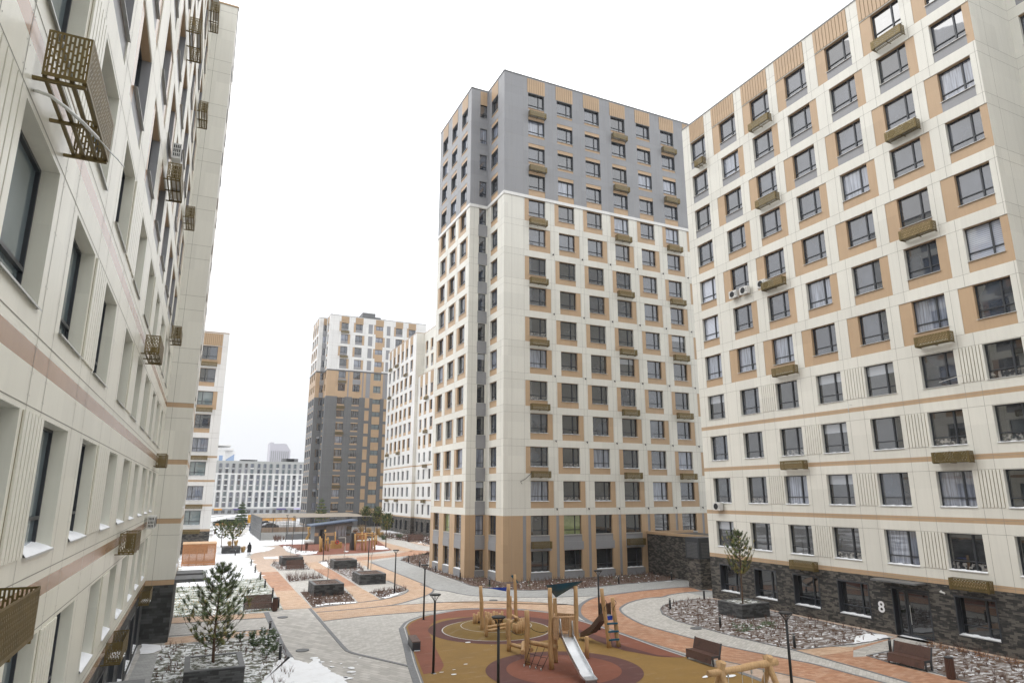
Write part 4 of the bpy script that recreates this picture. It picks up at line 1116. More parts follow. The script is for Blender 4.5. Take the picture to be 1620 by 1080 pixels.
snow(W(cH((20,650),(120,615),(300,630),(340,650),(180,685),(0,712))), .12, 12, 8)
snow(W(cE((560,630),(700,640),(900,660),(990,650),(1100,640),(1090,655),(1000,670),(900,680),(860,660),(700,650))), .1, 10, 9)
snow(W(cH((470,620),(520,625),(700,680),(600,665),(440,635))), .06, 7, 10)
for i, (x, y) in enumerate(((470,1005),(290,1000),(350,985),(580,908),(600,700),(830,727),(470,960))): snow(disc(G(640+x/6, 900+y/6), .11, .05, 10), .09, 12, 60+i)
snow(disc(G(1118,1071), .3, .12, 14, .3), .06, 12, 70); snow(disc(G(1156,1070), .3, .14, 14, .2), .06, 12, 71); snow(W(cD((1290,770),(1345,770),(1345,782),(1292,785))), .03, 12, 73)
# scatter helpers
def inside(p, poly):
    x, y = p; r = False; j = len(poly)-1
    for i in range(len(poly)):
        xi, yi = poly[i]; xj, yj = poly[j]
        if (yi > y) != (yj > y) and x < (xj-xi)*(y-yi)/(yj-yi)+xi: r = not r
        j = i
    return r
def scatter(poly, n, rnd, avoid=()):
    xs = [p[0] for p in poly]; ys = [p[1] for p in poly]; out = []; t = 0
    while len(out) < n and t < n*30:
        t += 1; p = (rnd.uniform(min(xs), max(xs)), rnd.uniform(min(ys), max(ys)))
        if inside(p, poly) and not any(a[0] < p[0] < a[2] and a[1] < p[1] < a[3] for a in avoid): out.append(p)
    return out
def twig(mb, x, y, z, h, r, rnd, n=6, m=0, th=.006):
    for k in range(n):
        a = rnd.uniform(0, 2*pi); q = rnd.uniform(.2, 1)*r; hh = h*rnd.uniform(.6, 1.1)
        mb.tube([(x, y, z), (x+q*.4*cos(a), y+q*.4*sin(a), z+hh*.5), (x+q*cos(a+.3), y+q*sin(a+.3), z+hh)], [th, th*.8, th*.4], 3, m, cap=False)
def clumps(mb, poly, n, r0, r1, rnd, m=0, sz=.35, avoid=()):
    for p in scatter(poly, n, rnd, avoid): mb.blob((p[0], p[1], .02), rnd.uniform(r0, r1), m, 6, 3, sz, .35, rnd)
def leaf_tuft(mb, x, y, z, r, n, rnd, m=0, ls=.05):
    for k in range(n):
        a = rnd.uniform(0, 2*pi); e = rnd.uniform(-.3, 1.3); q = r*rnd.uniform(.3, 1)
        p = Vector((x+q*cos(a)*cos(e), y+q*sin(a)*cos(e), z+abs(q*sin(e))))
        d = Vector((rnd.uniform(-1,1), rnd.uniform(-1,1), rnd.uniform(-.5,1))).normalized(); s_ = d.orthogonal().normalized()
        mb.quad([p-d*ls, p+s_*ls*.45, p+d*ls, p-s_*ls*.45], m)
def bedcover(poly, ntw, ncl, h=.35, leafn=0, avoid=(), ms=('twig','snow','green'), th=.007, sd=1, r1=.11, wood=0):
    rnd = random.Random(sd); mb = MB()
    for p in scatter(poly, ntw, rnd, avoid): twig(mb, p[0], p[1], .01, h*rnd.uniform(.6, 1.2), h*.5, rnd, 6, 0, th)
    clumps(mb, poly, ncl, .05, r1, rnd, 1, .35, avoid)
    for p in scatter(poly, leafn, rnd, avoid): leaf_tuft(mb, p[0], p[1], .03, .18, 26, rnd, 2, .045)
    for p in scatter(poly, wood, rnd, avoid):
        mb.blob((p[0], p[1], .02), rnd.uniform(.05, .13), 3, 5, 3, .5, .4, rnd)
    o = mb.build('bed_planting', [M[ms[0]], M[ms[1]], M[ms[2]], M['bark']]); o['kind'] = 'stuff'; return o
avP6 = ((32.7,34.3,35.3,37.0),)
bedcover(bedP6, 270, 170, .34, 0, avP6, sd=2, wood=400)
bedcover(W(cG((760,520),(1240,500),(1250,560),(900,600))), 10, 20, .3, 42, (), sd=3)
bedcover(bedD, 160, 90, .36, 0, (), sd=4, wood=250)
bedcover(bed6, 620, 200, .4, 30, (), sd=5, wood=700)
bedcover(bedP1, 170, 260, .3, 0, ((.1,31.8,2.6,35.3),), sd=6, r1=.1, wood=60)
bedcover(bedP2, 90, 30, .4, 0, ((9,56.5,11.5,59.6),), sd=7, wood=120)
bedcover(bedP5, 50, 40, .45, 0, ((9.2,81.5,11.8,84.2),), sd=8, wood=30)
bedcover(bedM, 70, 25, .75, 0, (), sd=9, wood=30)
bedcover(bedP4, 130, 90, .4, 0, ((14,75,16.6,78),), sd=10, wood=150)
bedcover(bedP3, 80, 40, .4, 0, (), sd=11, wood=80)
bedcover(W(cK((140,640),(600,715),(1000,790),(1000,600),(700,600),(200,590))), 300, 130, .6, 20, (), sd=12, r1=.35, th=.012, wood=60)
bedcover(W(cA((1190,195),(1440,250),(1520,255),(1400,285),(1300,275))), 50, 10, .5, 0, (), sd=13)
bedcover(W(cI((560,650),(760,680),(700,730),(580,720))), 60, 0, .8, 0, (), sd=14, th=.012)
# rusty perennials along the wall right of the door
rb2 = MB(); rnd = random.Random(5)
for i in range(26):
    y = 24.6-i*.42+rnd.uniform(-.15,.15); x = 36.3+rnd.uniform(-.35,.3)
    leaf_tuft(rb2, x, y, .02, .28, 46, rnd, 0, .04); twig(rb2, x, y, 0, .5, .25, rnd, 7, 1)
rb2.build('perennial_border', [M['leafrust'], M['twig']])['kind'] = 'stuff'
# grass blades poking through the snow on the lawn
gr = MB(); rnd = random.Random(8)
for p in scatter(lawn, 5200, rnd):
    if rnd.random() > max(.12, 1-(p[1]-50)/26): continue
    a = rnd.uniform(0, 2*pi); s_ = rnd.uniform(.03, .09); h_ = rnd.uniform(.05, .16)
    gr.quad([(p[0], p[1], .02), (p[0]+s_*cos(a), p[1]+s_*sin(a), .02), (p[0]+s_*cos(a)*.5+.05*sin(a), p[1]+s_*sin(a)*.5, h_)], 0 if rnd.random() < .62 else 1)
gr.build('grass', [M['green'], M['straw']])['kind'] = 'stuff'
# ---------------------------------------------------------------- things standing in the yard
def PD(u, v, ref, dd=0.0):
    """point on the ray (u, v) at the forward distance of the ground point ref"""
    d = ray(u, v); n = (sin(YAW), cos(YAW)); t = (ref[0]*n[0]+ref[1]*n[1]+dd)/(d[0]*n[0]+d[1]*n[1])
    return (d[0]*t, d[1]*t, d[2]*t+H)
def sub(o, pts, r, mat, name, n=8, parent=None):
    m = MB(); m.tube([(p[0]-o.location.x, p[1]-o.location.y, p[2]) for p in pts], r, n); return m.build(name, mat, parent or o)
# street lamps
def make_lamp():
    r = empty('street_lamp')
    m = MB(); m.tube([(0,0,0),(0,0,.02)], .11, 12); m.tube([(0,0,.02),(0,0,3.0)], [.06,.05], 10); m.build('pole', M['black'], r)
    m = MB()
    for k in range(6):
        a = 2*pi*k/6; m.tube([(.02*cos(a),.02*sin(a),2.95),(.05*cos(a),.05*sin(a),3.1),(.14*cos(a),.14*sin(a),3.24),(.24*cos(a),.24*sin(a),3.33)], .012, 5)
    m.build('bracket', M['black'], r)
    m = MB(); m.tube([(0,0,3.33),(0,0,3.345),(0,0,3.38),(0,0,3.4)], [.25,.27,.27,.18], 20); m.build('lamp_head', M['black'], r)
    return r
lamp0 = make_lamp()
LL = [((685.3,1065),'black street lamp at the lower left edge of the playground rubber'),
      ((670,980),'black street lamp on the red rubber, just behind the nearest left lamp'),
      ((788,1130),'black street lamp in front of the playground, its foot below the frame'),
      ((948.7,996),'black street lamp behind the second slide on the orange kerb'),
      ((1256,1118),'black street lamp between the two benches, in front of the swing'),
      ((624,937.5),'black street lamp standing in the small bed beside the nearest planter pair'),
      ((582,900),'black street lamp behind the right-hand square planter'),
      ((511,887),'black street lamp between the far planters, left of the play hut'),
      ((477,872),'thin lamp post beside the far bin at the play area'),
      ((451.7,857),'thin lamp post in the snow before the sports cage'),
      ((462.5,861.5),'thin lamp post at the edge of the far play area')]
for i, (p, lb) in enumerate(LL):
    o = lamp0 if i == 0 else copy_tree(lamp0); x, y = G(*p); o.location = (x, y, .02); tag(o, lb, 'street lamp', 'street lamps in the yard')
    if i > 7: o.scale = (.8,.8,1.3)
# bollards
def make_bollard():
    r = empty('bollard')
    m = MB(); m.tube([(0,0,0),(0,0,.62)], .07, 12); m.build('post', M['black'], r)
    m = MB(); m.tube([(0,0,.62),(0,0,.68)], .045, 10); m.build('light_ring', M['acwhite'], r)
    m = MB(); m.tube([(0,0,.68),(0,0,.72)], .072, 12); m.build('lid', M['black'], r)
    return r
b0 = make_bollard()
BL = [(cA((882,388))[0],'farthest black bollard along the snowy lawn edge'),(cA((920,455))[0],'second farthest black bollard along the lawn edge'),(cA((970,522))[0],'black bollard beside the dark orange paving block, upper one'),
      (cA((1013,597))[0],'black bollard beside the dark orange paving block, lower one'),(cA((1085,690))[0],'black bollard on the lawn just before the brown bin'),(cA((1140,790))[0],'black bollard half hidden behind the brown bin'),
      (cA((1058,1040))[0],'black bollard at the corner of the near snowy bed'),(cB((1455,860))[0],'nearest black bollard standing in the snow on the left'),
      (cG((242,380))[0],'black bollard at the rounded tip of the right-hand bed'),(cG((565,285))[0],'black bollard between the clinker annex and the right planter'),(cG((718,555))[0],'black bollard in the bed in front of the right planter'),
      (cG((1425,750))[0],'black bollard at the snowy end of the bed near the lamp'),(cG((255,103))[0],'black bollard in the bed beside the clinker annex wall'),(cF((835,140))[0],'black bollard in the bed under the centre tower, right half'),
      (cE((527,100))[0],'black bollard left of the centre tower corner'),(cE((807,165))[0],'black bollard in front of the centre tower corner'),(cE((295,25))[0],'black bollard at the left end of the centre tower bed'),
      (cC((1477,598))[0],'black bollard at the pointed tip of the centre tower bed'),(cC((1583,640))[0],'second black bollard from the tip of the centre tower bed'),(cH((357,800))[0],'black bollard beside the bench near door 8'),
      (cA((732,290))[0],'black bollard in front of the far pine planter')]
for i, (p, lb) in enumerate(BL):
    o = b0 if i == 0 else copy_tree(b0); x, y = G(*p); o.location = (x, y, .015); tag(o, lb, 'bollard', 'bollards along the paths')
# benches
def make_bench(L=1.8):
    r = empty('bench'); n = int(L/.075)
    m = MB(); p = L/n
    for i in range(n): m.box(i*p+.003, .0, .42, (i+1)*p-.003, .46, .46)
    m.build('seat', M['bench'], r, .004)
    m = MB(); T = Matrix.Translation((0,.44,.46)) @ Matrix.Rotation(radians(-16), 4, 'X')
    for i in range(n): m.box(i*p+.003, .0, .0, (i+1)*p-.003, .035, .52, 0, T)
    m.build('backrest', M['bench'], r, .004)
    m = MB(); T2 = Matrix.Translation((0,.02,.42)) @ Matrix.Rotation(radians(-14), 4, 'X')
    for i in range(n): m.box(i*p+.003, -.03, -.32, (i+1)*p-.003, .0, 0, 0, T2)
    m.build('front_panel', M['bench'], r, .004)
    for x in (-.04, L):
        m = MB(); q = [(.02,.0),(.10,.0),(.08,.36),(.36,.36),(.42,.0),(.50,.0),(.50,.42),(.64,.97),(.58,.98),(.43,.45),(-.02,.46),(-.02,.40)]
        k = len(q); m.v = [(x, a, c) for a, c in q]+[(x+.04, a, c) for a, c in q]
        m.f = [tuple(range(k)), tuple(reversed(range(k, 2*k)))]+[(i, i+k, (i+1) % k+k, (i+1) % k) for i in range(k)]
        m.m = [0]*len(m.f); m.sm = [False]*len(m.f); m.build('end_frame', M['frame'], r)
    return r
bn0 = make_bench()
for i, (p, rz, lb) in enumerate(((cG((402,850))[0], -90, 'brown slatted bench beside the playground, behind the swing beam'), (cH((338,890))[0], -90, 'brown slatted bench near door 8 with a bollard behind it'),
        ((386.0,967), 0, 'brown bench on the snowy lawn behind the near pine'), (cC((318,670))[0], 0, 'brown bench set against the farthest left planter'), (cK((590,712))[0], -12, 'brown bench in the bed before the white block'))):
    o = bn0 if i == 0 else copy_tree(bn0); x, y = G(*p); o.location = (x, y, .02); o.rotation_euler = (0,0,radians(rz)); tag(o, lb, 'bench', 'brown slatted benches')
    if i == 4: o.scale = (1.5,1.2,1.1)
# backless block seat at the rubber edge
a, b_ = G(640+85/6, 900+782/6), G(640+60/6, 900+628/6, .45)
o = empty('block_seat', (a[0]-.05, a[1]+.05, .025), math.atan2(-(b_[0]-a[0]), b_[1]-a[1])+.05); tag(o, 'low block seat with a brown top at the red rubber edge', 'seat')
m = MB(); m.box(0,0,0,.42,1.75,.40); m.build('base', M['frame'], o, .01)
m = MB()
for k in range(24): m.box(-.01, .0+k*.073, .402, .43, .065+k*.073, .45)
m.build('seat', M['bench'], o)
# litter bins
def make_bin():
    r = empty('litter_bin'); m = MB()
    for k in range(20):
        a = 2*pi*k/20; T = Matrix.Translation((.17*cos(a), .17*sin(a), 0)) @ Matrix.Rotation(a, 4, 'Z'); m.box(-.012, -.022, .04, .012, .022, .84, 0, T)
    m.build('slatted_body', M['bench'], r)
    m = MB(); m.tube([(0,0,0),(0,0,.84)], .155, 16); m.tube([(0,0,.845),(0,0,.9)], [.185,.175], 18); m.build('liner', M['frame'], r)
    return r
n0 = make_bin()
for i, (p, lb) in enumerate(((cH((932,1042))[0],'brown litter bin at the right end of the bench near door 8'),(cA((1107,818))[0],'brown litter bin at the lower corner of the snowy lawn'),(cI((1130,850))[0],'brown litter bin at the left edge of the far play area'),(cL((645,592))[0],'dark red bin in the far snow beside the white end wall'),(cK((608,722))[0],'brown litter bin at the left end of the far bench'))):
    o = n0 if i == 0 else copy_tree(n0); x, y = G(*p); o.location = (x, y, .02); tag(o, lb, 'litter bin', 'brown litter bins')
# planters
def planter(x0, y0, x1, y1, h, lb, soil='soild', rim=.22, name='planter'):
    o = empty(name, ((x0+x1)/2, (y0+y1)/2, 0)); tag(o, lb, 'planter', 'square slate planters'); w, d = (x1-x0)/2, (y1-y0)/2
    m = MB(); m.box(-w,-d,0,w,d,h-.04); m.build('wall', M['planter'], o)
    m = MB()
    for q in ((-w,-d,w,-d+rim),(-w,d-rim,w,d),(-w,-d+rim,-w+rim,d-rim),(w-rim,-d+rim,w,d-rim)): m.box(q[0]-.01*(q[0] == -w), q[1], h-.04, q[2]+.01*(q[2] == w), q[3], h)
    m.build('rim', M['rim'], o)
    m = MB(); m.quad([(-w+rim,-d+rim,h-.035),(w-rim,-d+rim,h-.035),(w-rim,d-rim,h-.035),(-w+rim,d-rim,h-.035)])
    r = random.Random(int(x0*10))
    for k in range(60): m.blob((r.uniform(-w+rim+.1,w-rim-.1), r.uniform(-d+rim+.1,d-rim-.1), h-.03), r.uniform(.03,.07), 0, 5, 3, .5, .4, r)
    m.build('soil', M[soil], o); return o
PL = planter(.15,32.0,2.48,34.9,.85,'near slate planter at the lower left holding the big young pine','lawn2')
planter(9.05,56.45,11.4,59.6,.88,'slate planter nearest the paved crossing, bare sapling in it')
planter(13.8,61.7,16.2,64.8,.88,'slate planter right of the nearest one, beside the small lamp bed')
planter(14.05,75.4,16.5,78.0,.9,'slate planter at the back right, pale sapling in it')
planter(9.26,81.4,11.6,84.1,.9,'farthest left slate planter with a bench in front')
planter(32.8,34.65,35.2,36.9,.9,'slate planter before the right block holding a young pine','lawn2')
planter(3.6,100.6,5.9,103.0,.9,'far grey planter with a spreading pine near the walking person')
# ---------------------------------------------------------------- trees
def tuft(mb, p, d, ln, n, rnd, mi, w=.011, nl=.11):
    d = Vector(d).normalized(); u = d.orthogonal().normalized(); v = d.cross(u); p = Vector(p)
    for k in range(n):
        t = rnd.random(); a = rnd.uniform(0, 2*pi); q = p+d*ln*t
        r = (u*cos(a)+v*sin(a)); e = (r*1.0+d*rnd.uniform(.35,1.1)).normalized(); s_ = e.cross(r).normalized() if e.cross(r).length > 1e-5 else u
        L = nl*rnd.uniform(.7,1.25)
        mb.quad([q-s_*w*.5, q+s_*w*.5, q+e*L], mi)
def pine(name, base, z0, hgt, R, lb, seed=1, cat='pine tree', start=.18, dens=1.0, group=None, nn=46, w=.013, nl=.12, upright=.75, trunk=.07, whorls=9, yellow=.18, mats=('needle','needle2','needle3')):
    rnd = random.Random(seed); o = empty(name, (base[0], base[1], z0)); tag(o, lb, cat, group)
    tr = MB(); cr = MB(); path = []
    for i in range(9):
        t = i/8; path.append(Vector((.06*sin(t*5+seed)*R*.4, .06*cos(t*4+seed)*R*.4, hgt*t*.97)))
    tr.tube(path, [trunk*(1-.85*i/8)+.006 for i in range(9)], 8)
    def at_(t):
        i = min(7, int(t*8)); return path[i].lerp(path[i+1], t*8-i)
    for k in range(whorls):
        t = start+(1-start)*(k+.3*rnd.random())/whorls
        nb = rnd.choice((4,5,6)) if dens >= 1 else rnd.choice((3,4,5)); ph = rnd.uniform(0, 6)
        for j in range(nb):
            a = ph+2*pi*j/nb+rnd.uniform(-.3,.3); tt = (t-start)/(1-start)
            Lb = R*(1-tt**1.6)*rnd.uniform(.7,1.1)*(.75+.5*min(1, tt*4))+.12
            p0 = at_(t); dh = Vector((cos(a), sin(a), 0)); pts = []
            for s_ in range(5):
                q = s_/4; pts.append(p0+dh*Lb*q*(1-.12*q)+Vector((0,0,Lb*(upright*.35*q+upright*.65*q*q))))
            tr.tube(pts, [max(.004, trunk*.28*(1-q*.2)*(1-s_/5)) for s_ in range(5)], 5, 0, cap=False)
            for s_ in range(1, 5):
                c_ = pts[s_]; dd = (pts[s_]-pts[s_-1]).normalized()
                sub_n = (4 if R > 1.5 and hgt > 5 else 3) if s_ < 4 else 1
                for g_ in range(sub_n):
                    if rnd.random() > (.92-.45*max(0, tt-.45))*min(1,dens): continue
                    sa = rnd.choice((-1,1))*rnd.uniform(.4,1.0); sd = (Matrix.Rotation(sa,3,'Z') @ dd)+Vector((0,0,rnd.uniform(.1,.7))); sd.normalize()
                    if s_ == 4: sd = (dd+Vector((0,0,.4))).normalized()
                    ll = rnd.uniform(.12,.34)*min(1.0, R)*1.0
                    e = c_+sd*ll; tr.tube([c_, e], [.008,.004], 3, 0, cap=False)
                    mi = 1 if rnd.random() < yellow*(1.6 if tt < .35 else .5) else (2 if rnd.random() < .45 else 0)
                    tuft(cr, c_+sd*ll*.35, sd, ll*.8, int(nn*dens), rnd, mi, w, nl)
            tuft(cr, pts[2], (pts[4]-pts[2]), (pts[4]-pts[2]).length, int(nn*.9), rnd, rnd.choice((0,2)), w, nl*.9)
    top = at_(.99)
    for k in range(5): tuft(cr, top-Vector((0,0,.05)), Vector((rnd.uniform(-.3,.3), rnd.uniform(-.3,.3), 1)), .35*min(1,R), nn, rnd, 0, w, nl)
    tr.build('trunk', M['bark'], o); cr.build('crown', [M[m_] for m_ in mats], o); return o
p = G(336.7,1046.7,.82); pine('pine_tree', p, .8, 4.0, 1.6, 'large young pine in the near slate planter at lower left', 3, nn=50, w=.013, nl=.15, start=.14, whorls=11, trunk=.06, yellow=.2)
p = G(1175.8,954,.87); pine('pine_tree', p, .85, 4.6, 1.0, 'slim young pine in the planter before the right block', 5, nn=42, w=.018, start=.38, whorls=8, trunk=.055, yellow=.35, upright=1.0)
p = G(367,866,.9); pine('pine_tree', p, .85, 3.4, 2.0, 'spreading pine in the far grey planter beyond the lawn', 8, nn=40, w=.035, nl=.16, start=.3, whorls=7, trunk=.09, yellow=.2, upright=.8)
p = G(361,862,.9); pine('pine_tree', (p[0]-.6, p[1]+9), 0, 4.0, 1.6, 'pine half hidden behind the far planter pine', 9, nn=34, w=.04, nl=.16, start=.3, whorls=6, trunk=.07)
for i, (bx, by, hh, lb) in enumerate(((577.5,849,5.6,'left one of three thin-stemmed pines before the dark tower passage'),(595.6,854,5.6,'middle one of three thin-stemmed pines before the dark tower'),(610.3,866,4.9,'nearest of three thin-stemmed pines before the white block'))):
    p = G(bx, by); pine('pine_tree', p, 0, hh, 1.25, lb, 20+i, nn=34, w=.05, nl=.2, start=.5, whorls=6, trunk=.09, upright=.9, group='thin-stemmed pines', yellow=.3)
p = (24.0, 147); pine('spruce_tree', p, 0, 7.0, 1.5, 'dark spruce showing above the sports cage roof', 31, 'spruce', nn=30, w=.06, nl=.25, start=.2, whorls=9, trunk=.1, upright=.1, yellow=.3)
p = G(379.5,846); pine('spruce_tree', p, 0, 6.3, 1.25, 'dark spruce rising behind the far planter pine', 32, 'spruce', nn=30, w=.06, nl=.25, start=.25, whorls=9, trunk=.1, upright=.0, yellow=0, mats=('needle3','needle','needle3'))
def sapling(x, y, z0, h, lb, seed):
    rnd = random.Random(seed); o = empty('sapling', (x, y, z0)); tag(o, lb, 'sapling', 'bare saplings in planters')
    m = MB(); top = Vector((rnd.uniform(-.1,.1), rnd.uniform(-.1,.1), h)); m.tube([(0,0,0), top*.5+Vector((.03,.02,0)), top], [.028,.02,.008], 6); m.build('stem', M['twigl'], o)
    m = MB()
    for k in range(16):
        t = rnd.uniform(.35,1); a = rnd.uniform(0, 6.3); q = top*t; L = .55*(1.15-t)
        m.tube([q, q+Vector((L*cos(a)*.5, L*sin(a)*.5, L*.7)), q+Vector((L*cos(a)*.7, L*sin(a)*.7, L*1.4))], [.008,.006,.003], 3, 0, cap=False)
    m.build('branch', M['twig'], o)
for (u, v, h_, lb) in ((517.7,920,2.2,'thin bare sapling in the slate planter nearest the crossing'),(544.2,881,2.4,'pale bare sapling in the back right planter'),(459.2,877,2.4,'pale bare sapling in the farthest left planter'),(586.5,900.5,2.5,'pale bare sapling in the planter behind the small lamp bed')):
    x, y = G(u, v, .88); sapling(x, y, .85, h_, lb, int(u))
# leafy shrubs with snow near the first bollard
def shrub(x, y, h, r, lb, seed, leaf='green', n=9, sn=16):
    rnd = random.Random(seed); o = empty('shrub', (x, y, .02)); tag(o, lb, 'shrub', 'evergreen shrubs in the near bed')
    st = MB(); lf = MB()
    for k in range(n):
        a = rnd.uniform(0, 6.3); q = rnd.uniform(.2,1)*r; e = Vector((q*cos(a), q*sin(a), h*rnd.uniform(.6,1)))
        st.tube([(0,0,0), e*.5+Vector((0,0,.05)), e], [.009,.007,.004], 4, 0, cap=False)
        for j in range(5): leaf_tuft(lf, *(e*(.45+.13*j)), .1, 12, rnd, 1 if rnd.random() < .3 else 0, .04)
    for k in range(sn):
        a = rnd.uniform(0, 6.3); q = rnd.uniform(.1,.9)*r; lf.blob((q*cos(a), q*sin(a), h*rnd.uniform(.5,.95)), rnd.uniform(.04,.08), 2, 6, 3, .4, .3, rnd)
    st.build('stem', M['twig'], o); lf.build('leaves', [M[leaf], M['needle3'], M['snowc']], o)
for i, (x, y, h_) in enumerate(((1190,700,.6),(1215,765,.55),(1290,660,.55),(1310,720,.5),(1340,770,.5),(1360,650,.45),(1410,690,.45),(1325,850,.45),(1080,690,.5),(960,680,.5),(1400,800,.5),(860,690,.45),(690,700,.4),(780,700,.4))):
    gx, gy = G(200+x/6, 900+y/6); shrub(gx, gy, h_, .32, ['low leafy shrub dusted with snow in the near left bed'][0], 100+i)
# straw-coloured grasses
def grass_clump(x, y, h, r, lb, seed, mat='straw'):
    rnd = random.Random(seed); m = MB()
    for k in range(130):
        a = rnd.uniform(0, 6.3); q = rnd.uniform(0,.3)*r; e = rnd.uniform(.3,1)*r; hh = h*rnd.uniform(.6,1.1); p0 = Vector((q*cos(a), q*sin(a), 0)); p1 = Vector(((q+e*.5)*cos(a), (q+e*.5)*sin(a), hh*.8)); p2 = Vector(((q+e)*cos(a+.2), (q+e)*sin(a+.2), hh))
        s_ = Vector((-sin(a), cos(a), 0))*.018
        m.quad([p0-s_, p0+s_, p1+s_, p1-s_]); m.quad([p1-s_, p1+s_, p2])
    o = m.build('ornamental_grass', M[mat]); o.location = (x, y, .02); tag(o, lb, 'ornamental grass', 'clumps of straw grass')
for i, (u, v, h_, lb) in enumerate(((384,873.5,.9,'straw grass clump at the right end of the far pine planter'),(373,863,1.0,'straw grass clump behind the far pine planter'),(363,864,.9,'darker straw grass clump behind the far pine planter'))):
    x, y = G(u, v); grass_clump(x, y, h_, .7, lb, 200+i)
for i, (u, v, h_, lb, mt) in enumerate(((572,842,1.6,'broad tan grass clump left of the passage of the dark tower','straw'),(583,844,1.4,'tan grass clump at the foot of the first thin pine','straw'),(597,846,1.5,'tan grass clump between the thin pines','straw'),(602,849,1.1,'tan grass clump spreading before the white block','straw'),(607,853,.9,'green bush at the foot of the nearest thin pine','green'),(632,851,.8,'low green bush in the bed before the white block','green'),(562,846,1.3,'rusty grass clump right of the grey kiosk','leafrust'))):
    x, y = G(u, v); grass_clump(x, y, h_, 1.3, lb, 220+i, mt)
# ---------------------------------------------------------------- playground timber
def logs(o, pts, r, name='post', mat='wood', n=9, parent=None):
    m = MB(); r = r if hasattr(r, '__len__') else [r]*len(pts)
    m.tube([(p[0]-o.location.x, p[1]-o.location.y, p[2]-o.location.z) for p in pts], r, n)
    return m.build(name, M[mat], parent or o)
def wob(a, b_, r0, r1, sd=0, amp=.04, n=6):
    rnd = random.Random(sd); a, b_ = Vector(a), Vector(b_); pts = []
    for i in range(n+1):
        t = i/n; p = a.lerp(b_, t)
        if 0 < i < n: p += Vector((rnd.uniform(-amp,amp), rnd.uniform(-amp,amp), 0))
        pts.append(p)
    return pts, [lerp(r0, r1, i/n)*(1+.06*sin(i*2.3+sd)) for i in range(n+1)]
def gz(p, z=0.0): return (p[0], p[1], z)
# --- climbing course on the mound
A0 = G(763.3, 995.8, .25); o = empty('climbing_course', (A0[0], A0[1], 0)); tag(o, 'log climbing course with stakes on the round mustard mound', 'climbing course')
def P_(bu, bv, tu, tv, z0=.25, dd=0):
    g_ = G(bu, bv, z0); return gz(g_, z0-.1), PD(tu, tv, g_, dd)
for i, (q, r0, r1) in enumerate(((P_(763.3,995.8,760.3,926.3), .13, .10), (P_(804,1004,804.5,923.3), .12, .10), (P_(816.7,983,814.2,908.3), .12, .09), (P_(808.2,983,808.2,942), .07, .06), (P_(769.3,1003,769.2,973), .10, .09))):
    pts, rs = wob(q[0], q[1], r0, r1, i, .03); logs(o, pts, rs)
for i, (x, v0, v1) in enumerate(((660,420,520),(685,428,518),(704,403,512),(720,408,505),(770,400,470),(795,404,480),(820,415,532),(848,394,522),(875,402,520),(903,415,512),(927,395,512),(800,460,530),(845,485,535),(1036,512,600),(1060,517,602),(1080,500,598),(1100,492,596),(1120,487,590),(1136,458,582),(1095,465,520),(1115,460,510))):
    q = P_(640+x/6, 900+v1/6, 640+x/6, 900+v0/6); logs(o, [q[0], q[1]], [.085,.08], 'stake', n=8)
for a, b_, r_ in (((775,552),(975,518),.09),((790,582),(965,552),.075),((1010,430),(1080,465),.08),((1020,490),(1000,510),.08)):
    g_ = G(640+a[0]/6, 900+(a[1]+55)/6, .2); g2 = G(640+b_[0]/6, 900+(b_[1]+70)/6, .2)
    p0, p1 = PD(640+a[0]/6, 900+a[1]/6, g_), PD(640+b_[0]/6, 900+b_[1]/6, g2); pts, rs = wob(p0, p1, r_, r_*.9, 3, .02); logs(o, pts, rs, 'log')
for a, b_ in (((672,495),(722,490)), ((838,482),(928,482))):
    g_ = G(640+a[0]/6, 900+520/6, .2); p0 = PD(640+a[0]/6, 900+a[1]/6, g_); p1 = PD(640+b_[0]/6, 900+b_[1]/6, g_)
    m = MB(); d_ = Vector(p1)-Vector(p0); T = Matrix.Translation(Vector(p0)-o.location) @ Matrix.Rotation(math.atan2(d_.y, d_.x), 4, 'Z'); m.box(0,-.15,-.03,d_.length,.15,.03,0,T); m.build('foot_plate', M['darkpl'], o)
g_ = G(816.7, 983, .25); a, b_ = Vector(PD(808.3,910,g_)), Vector(PD(816,921.5,g_)); m = MB()
w_ = Vector((.12,-.1,.05)); pt = [a, b_, b_+w_, a+w_]; m.quad([p-o.location for p in pt]); m.quad([p-o.location+Vector((0,.03,0)) for p in pt[::-1]]); m.build('flag_board', M['teal'], o)
g_ = G(804, 1004, .25); c1, c2, c3 = Vector(PD(771,929.3,g_,1.0)), Vector(PD(801.5,928.5,g_)), Vector(PD(801,934.8,g_)); m = MB()
for s_ in (0, .02):
    tri = [p-o.location+Vector((0,s_,0)) for p in (c1, c2, c3)]; m.quad(tri if s_ == 0 else tri[::-1])
m.build('sail', M['blue'], o)
